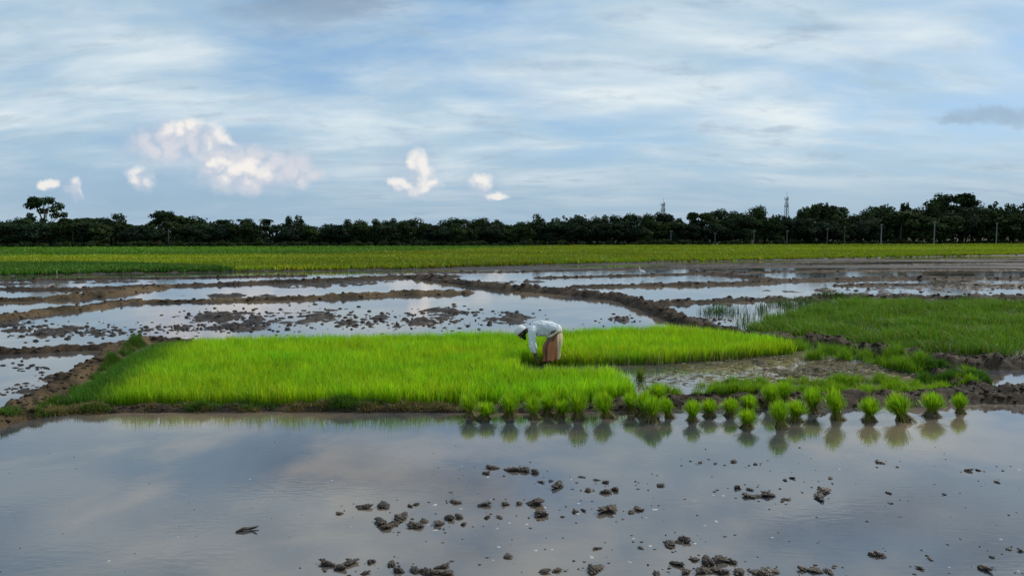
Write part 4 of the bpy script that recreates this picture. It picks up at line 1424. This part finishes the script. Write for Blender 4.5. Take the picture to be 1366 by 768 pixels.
M_DARK = simple('dark_leg', (0.02, 0.02, 0.02), (0.04, 0.04, 0.03), 20, .6)
M_BEAK = simple('beak', (0.35, 0.22, 0.04), (0.4, 0.26, 0.06), 20, .5)
obj('body', blob_mesh('body', [([(.1, 0, .42), (.2, 0, .52), (.17, 0, .62), (.22, 0, .70)], [.06, .03, .022, .032]), ([(-.05, 0, .36), (-.24, 0, .30)], [.08, .02])], .012, 4, [((0, 0, .38), (.17, .085, .10), -.2)]), M_WHITE, e)
bm = bmesh.new(); tube_bm(bm, [(.24, 0, .70), (.33, 0, .685)], [.014, .003], 6); obj('beak', bm_mesh(bm, 'beak'), M_BEAK, e)
for s in (-.04, .04):
    bm = bmesh.new(); tube_bm(bm, [(0, s, .30), (.03, s, .17), (0, s, 0), (.05, s, -.01)], [.014, .011, .010, .006], 6); obj('leg', bm_mesh(bm, 'leg'), M_DARK, e)
tag(e, 'small white egret standing in a far flooded paddy', 'bird')

# ------------------------------------------------------------------ the farmer, bent over at the cut edge of the bed
fx, fy = gpos(735.5, 487)
fz = float(height_at(fx, fy)) - 0.03
F = empty('person', (fx, fy, fz))
tag(F, 'bent farmer in pale shirt, white cap and brown wrap pulling seedlings in the bed', 'person')


def skin_mat():
    m, t, b, out = pmat('skin')
    f = t.noise(t.n('ShaderNodeTexCoord').outputs['Object'], 30, 4)
    t.put(b.inputs['Base Color'], t.mix(f, (0.085, 0.043, 0.026), (0.13, 0.068, 0.042)))
    b.inputs['Roughness'].default_value = .5
    return m


def cloth(name, c1, c2, wave=(0, 0, 0), scale=14):
    m, t, b, out = pmat(name)
    v = t.n('ShaderNodeTexCoord').outputs['Object']
    f = t.noise(t.mapping(v, (1, 1, .4)), scale, 5)
    t.put(b.inputs['Base Color'], t.mix(t.smooth(f, .3, .7), c1, c2))
    b.inputs['Roughness'].default_value = .9
    b.inputs['Specular IOR Level'].default_value = .1
    bp = t.n('ShaderNodeBump'); bp.inputs['Strength'].default_value = .5; bp.inputs['Distance'].default_value = .02
    t.put(bp.inputs['Height'], f); t.put(b.inputs['Normal'], bp.outputs[0])
    return m


M_SKIN = skin_mat()
M_SHIRT = cloth('shirt_cloth', (0.56, 0.62, 0.66), (0.74, 0.78, 0.80))
M_CAP = cloth('cap_cloth', (0.66, 0.66, 0.70), (0.80, 0.80, 0.82), scale=45)
M_ROLL = cloth('waist_cloth', (0.50, 0.44, 0.30), (0.64, 0.57, 0.40))
M_HAIR = simple('hair', (0.012, 0.010, 0.009), (0.03, 0.026, 0.022), 60, .7)
M_EYE = simple('eye', (0.5, 0.5, 0.48), (0.6, 0.6, 0.58), 5, .3)
# lungi: reddish brown with a pale border panel at the back
m, t, b, out = pmat('lungi_cloth')
v = t.n('ShaderNodeTexCoord').outputs['Object']
sx_ = t.n('ShaderNodeSeparateXYZ'); t.put(sx_.inputs[0], v)
f = t.noise(t.mapping(v, (1, 1, .3)), 16, 4)
cb = t.mix(f, (0.34, 0.115, 0.048), (0.47, 0.185, 0.082))
band = t.smooth(t.math('ADD', sx_.outputs[0], t.math('MULTIPLY', sx_.outputs[1], -.25)), .155, .165)
t.put(b.inputs['Base Color'], t.mix(band, cb, (0.55, 0.46, 0.26)))
b.inputs['Roughness'].default_value = .9
M_LUNGI = m

near, farr = -1.0, 1.0                       # local y: negative towards the camera
Fbody_chains = []
hip = (.09, 0, .76)
# legs
for s, fxo, kx in ((near, -.10, -.10), (farr, .07, .02)):
    Fbody_chains.append(([(.07, s * .09, .74), (kx, s * .12, .42), (fxo + .03, s * .12, .08), (fxo + .02, s * .12, .03)], [.088, .060, .036, .036]))
    Fbody_chains.append(([(fxo + .05, s * .12, .03), (fxo - .03, s * .125, .035), (fxo - .13, s * .13, .02)], [.034, .038, .026]))
# torso, neck
Fbody_chains.append(([(.09, 0, .77), (-.10, 0, .86), (-.28, 0, .865), (-.41, 0, .82), (-.50, 0, .80), (-.575, 0, .77)], [.115, .115, .12, .10, .055, .05]))
# arms with hands
for s, el_, wr in ((near, (-.425, -.235, .475), (-.345, -.19, .215)), (farr, (-.40, .225, .49), (-.30, .11, .24))):
    sh = (-.43, s * .165, .79)
    Fbody_chains.append(([(-.40, s * .06, .82), sh], [.07, .062]))
    Fbody_chains.append(([sh, el_, wr], [.058, .042, .027]))
    wv = Vector(wr); dn = (wv - Vector(el_)).normalized()
    palm_ = wv + dn * .07
    Fbody_chains.append(([wv, wv + dn * .03, palm_], [.026, .034, .030]))
    side = Vector((0, 1, 0)); fwd = dn.cross(side).normalized()
    for j, (off, L) in enumerate(((-.030, .070), (-.010, .080), (.010, .076), (.029, .060))):
        p0 = palm_ + side * off * .9
        p1 = p0 + dn * L * .5 + fwd * .012
        p2 = p1 + dn * L * .22 + fwd * .024
        p3 = p2 + fwd * .024 - dn * .006
        Fbody_chains.append(([palm_ + side * off * .5 - dn * .02, p0, p1, p2, p3], [.012, .0105, .0095, .009, .007]))
    th0 = wv + dn * .025 + side * (-s) * .025
    Fbody_chains.append(([th0, th0 + dn * .03 + side * (-s) * .022 + fwd * .015, th0 + dn * .058 + side * (-s) * .02 + fwd * .035], [.014, .011, .008]))
# head: crown to the side away from the hips, face towards the ground
HC = Vector((-.655, 0, .755))
head_ell = [((HC.x, 0, HC.z), (.105, .078, .095), R(35)), ((HC.x + .015, 0, HC.z - .06), (.062, .058, .075), R(20)),
            ((HC.x - .02, 0, HC.z - .118), (.017, .014, .022), R(20)), ((HC.x - .045, 0, HC.z - .085), (.030, .055, .018), R(35)),
            ((HC.x + .045, 0, HC.z - .115), (.03, .032, .024), R(20))]
for s in (-1, 1):
    head_ell.append(((HC.x + .02, s * .082, HC.z - .02), (.024, .012, .034), R(40)))
obj('body', blob_mesh('body', Fbody_chains, .0085, 3, head_ell), M_SKIN, F)
for s in (-1, 1):
    bm = bmesh.new(); bmesh.ops.create_uvsphere(bm, u_segments=10, v_segments=8, radius=.012, matrix=Matrix.Translation((HC.x - .035, s * .03, HC.z - .098)))
    obj('eye', bm_mesh(bm, 'eye', True), M_EYE, F)
obj('hair', blob_mesh('hair', [], .01, 2, [((HC.x + .03, 0, HC.z + .005), (.092, .083, .085), R(35))]), M_HAIR, F)
obj('beard', blob_mesh('beard', [], .009, 2, [((HC.x + .055, 0, HC.z - .10), (.045, .058, .058), R(15)), ((HC.x + .075, 0, HC.z - .14), (.035, .036, .035), R(15)),
                                            ((HC.x + .03, .05, HC.z - .06), (.03, .022, .045), R(15)), ((HC.x + .03, -.05, HC.z - .06), (.03, .022, .045), R(15))]), M_HAIR, F)
# cap: a rounded skull cap with a rolled rim
bm = bmesh.new()
bmesh.ops.create_uvsphere(bm, u_segments=28, v_segments=18, radius=1.0)
bmesh.ops.delete(bm, geom=[v_ for v_ in bm.verts if v_.co.z < -.12], context='VERTS')
for v_ in bm.verts:
    v_.co.z = min(v_.co.z, .82) * (1.0)
    ang = math.atan2(v_.co.y, v_.co.x)
    kf = 1 + .02 * math.sin(ang * 9) * (1 - abs(v_.co.z))
    v_.co = Vector((v_.co.x * .128 * kf, v_.co.y * .102 * kf, v_.co.z * .128))
mtx = Matrix.Translation((HC.x - .025, 0, HC.z + .028)) @ Matrix.Rotation(R(-38), 4, 'Y')
bmesh.ops.transform(bm, matrix=mtx, verts=bm.verts)
cap = obj('cap', bm_mesh(bm, 'cap', True), M_CAP, F)
sol = cap.modifiers.new('t', 'SOLIDIFY'); sol.thickness = .008
bm = bmesh.new()
ring = [mtx @ Vector((.131 * math.cos(a), .105 * math.sin(a), -.014)) for a in np.linspace(0, 2 * math.pi, 33)]
tube_bm(bm, ring, [.013] * 33, 7)
obj('cap_rim', bm_mesh(bm, 'cap_rim', True), M_CAP, cap)
# shirt: loose, with sleeves to the forearm, hanging a little under the chest
sh_chains = [([(.11, 0, .80), (-.06, 0, .862), (-.22, 0, .872), (-.36, 0, .845), (-.455, 0, .815)], [.128, .135, .142, .13, .085]),
             ([(.03, 0, .75), (-.12, 0, .77), (-.28, 0, .77), (-.38, 0, .77)], [.095, .105, .11, .085])]
for s, el_, wr in ((near, (-.425, -.235, .475), (-.345, -.19, .215)), (farr, (-.40, .225, .49), (-.30, .11, .24))):
    fo = Vector(el_).lerp(Vector(wr), .38)
    sh_chains.append(([(-.36, s * .08, .83), (-.43, s * .165, .79), Vector((-.43, s * .165, .79)).lerp(Vector(el_), .5), el_, fo], [.10, .088, .078, .068, .060]))
shirt_me = blob_mesh('shirt', sh_chains, .011, 6)
co = np.zeros(len(shirt_me.vertices) * 3); shirt_me.vertices.foreach_get('co', co); co = co.reshape(-1, 3)
no = np.zeros(len(shirt_me.vertices) * 3); shirt_me.vertices.foreach_get('normal', no); no = no.reshape(-1, 3)
wr_ = (fbm(co[:, 0] * 22 + co[:, 2] * 9, co[:, 1] * 9 + co[:, 2] * 14, 501, 3) - .5) * .034
co += no * wr_[:, None]
shirt_me.vertices.foreach_set('co', co.ravel()); shirt_me.update()
obj('shirt', shirt_me, M_SHIRT, F)
bm = bmesh.new()
tube_bm(bm, [(-.475, .085 * math.cos(a), .79 + .085 * math.sin(a)) for a in np.linspace(0, 2 * math.pi, 19)], [.016] * 19, 6)
obj('collar', bm_mesh(bm, 'collar', True), M_SHIRT, F)
# lungi: folded cloth skirt from the tilted waist to the shins
bm = bmesh.new()
NS, NL = 56, 22
rings = []
for i in range(NL):
    s = i / (NL - 1)
    ring = []
    for j in range(NS):
        a = 2 * math.pi * j / NS
        ca, sa = math.cos(a), math.sin(a)
        wx, wy, wz = .06 + .135 * ca, .145 * sa, .715 + .085 * ca            # tilted waist
        hx = .005 + .185 * ca; hy = .205 * sa                                # hem
        hz = .135 + .10 * max(ca, 0) + .02 * math.sin(3 * a + 1)
        bulge = math.sin(math.pi * min(s * 1.35, 1)) * .045
        fold = (.022 * math.sin(9 * a + 2.2 * s) + .018 * math.sin(5 * a - 3 * s + 1)) * (.3 + s)
        e_ = s ** .85
        x_ = wx * (1 - e_) + hx * e_ + (bulge + fold) * ca
        y_ = wy * (1 - e_) + hy * e_ + (bulge * .6 + fold) * sa
        z_ = wz * (1 - s) + hz * s
        ring.append(bm.verts.new((x_, y_, z_)))
    rings.append(ring)
for i in range(NL - 1):
    for j in range(NS):
        bm.faces.new((rings[i][j], rings[i][(j + 1) % NS], rings[i + 1][(j + 1) % NS], rings[i + 1][j]))
lun = obj('wrap_skirt', bm_mesh(bm, 'wrap_skirt', True), M_LUNGI, F)
sol = lun.modifiers.new('t', 'SOLIDIFY'); sol.thickness = .007
# rolled cloth round the waist
bm = bmesh.new()
ring = [(.055 + .148 * math.cos(a), .158 * math.sin(a), .735 + .092 * math.cos(a) + .006 * math.sin(4 * a)) for a in np.linspace(0, 2 * math.pi, 41)]
tube_bm(bm, ring, [.030 + .005 * math.sin(5 * a) for a in np.linspace(0, 2 * math.pi, 41)], 9)
obj('waist_roll', bm_mesh(bm, 'waist_roll', True), M_ROLL, F)
# handful of seedlings between the hands
hx_, hy_ = fx - .32, fy - .06
n = 70
a = rng.uniform(0, 6.28, n); rr = rng.uniform(0, .03, n)
me = blades(rr * np.cos(a), rr * np.sin(a), np.zeros(n), rng.uniform(.25, .40, n), rng.uniform(.007, .012, n), shade(RICE_C, n, .15), .25, .3)
o = obj('seedling_handful', mesh_from('seedling_handful', me[0], quads=me[1], tris=me[2], colors=me[3]), M_RICE, loc=(hx_, hy_, fz + .02))
tag(o, "loose handful of green seedlings held in the farmer's hands", 'seedlings')
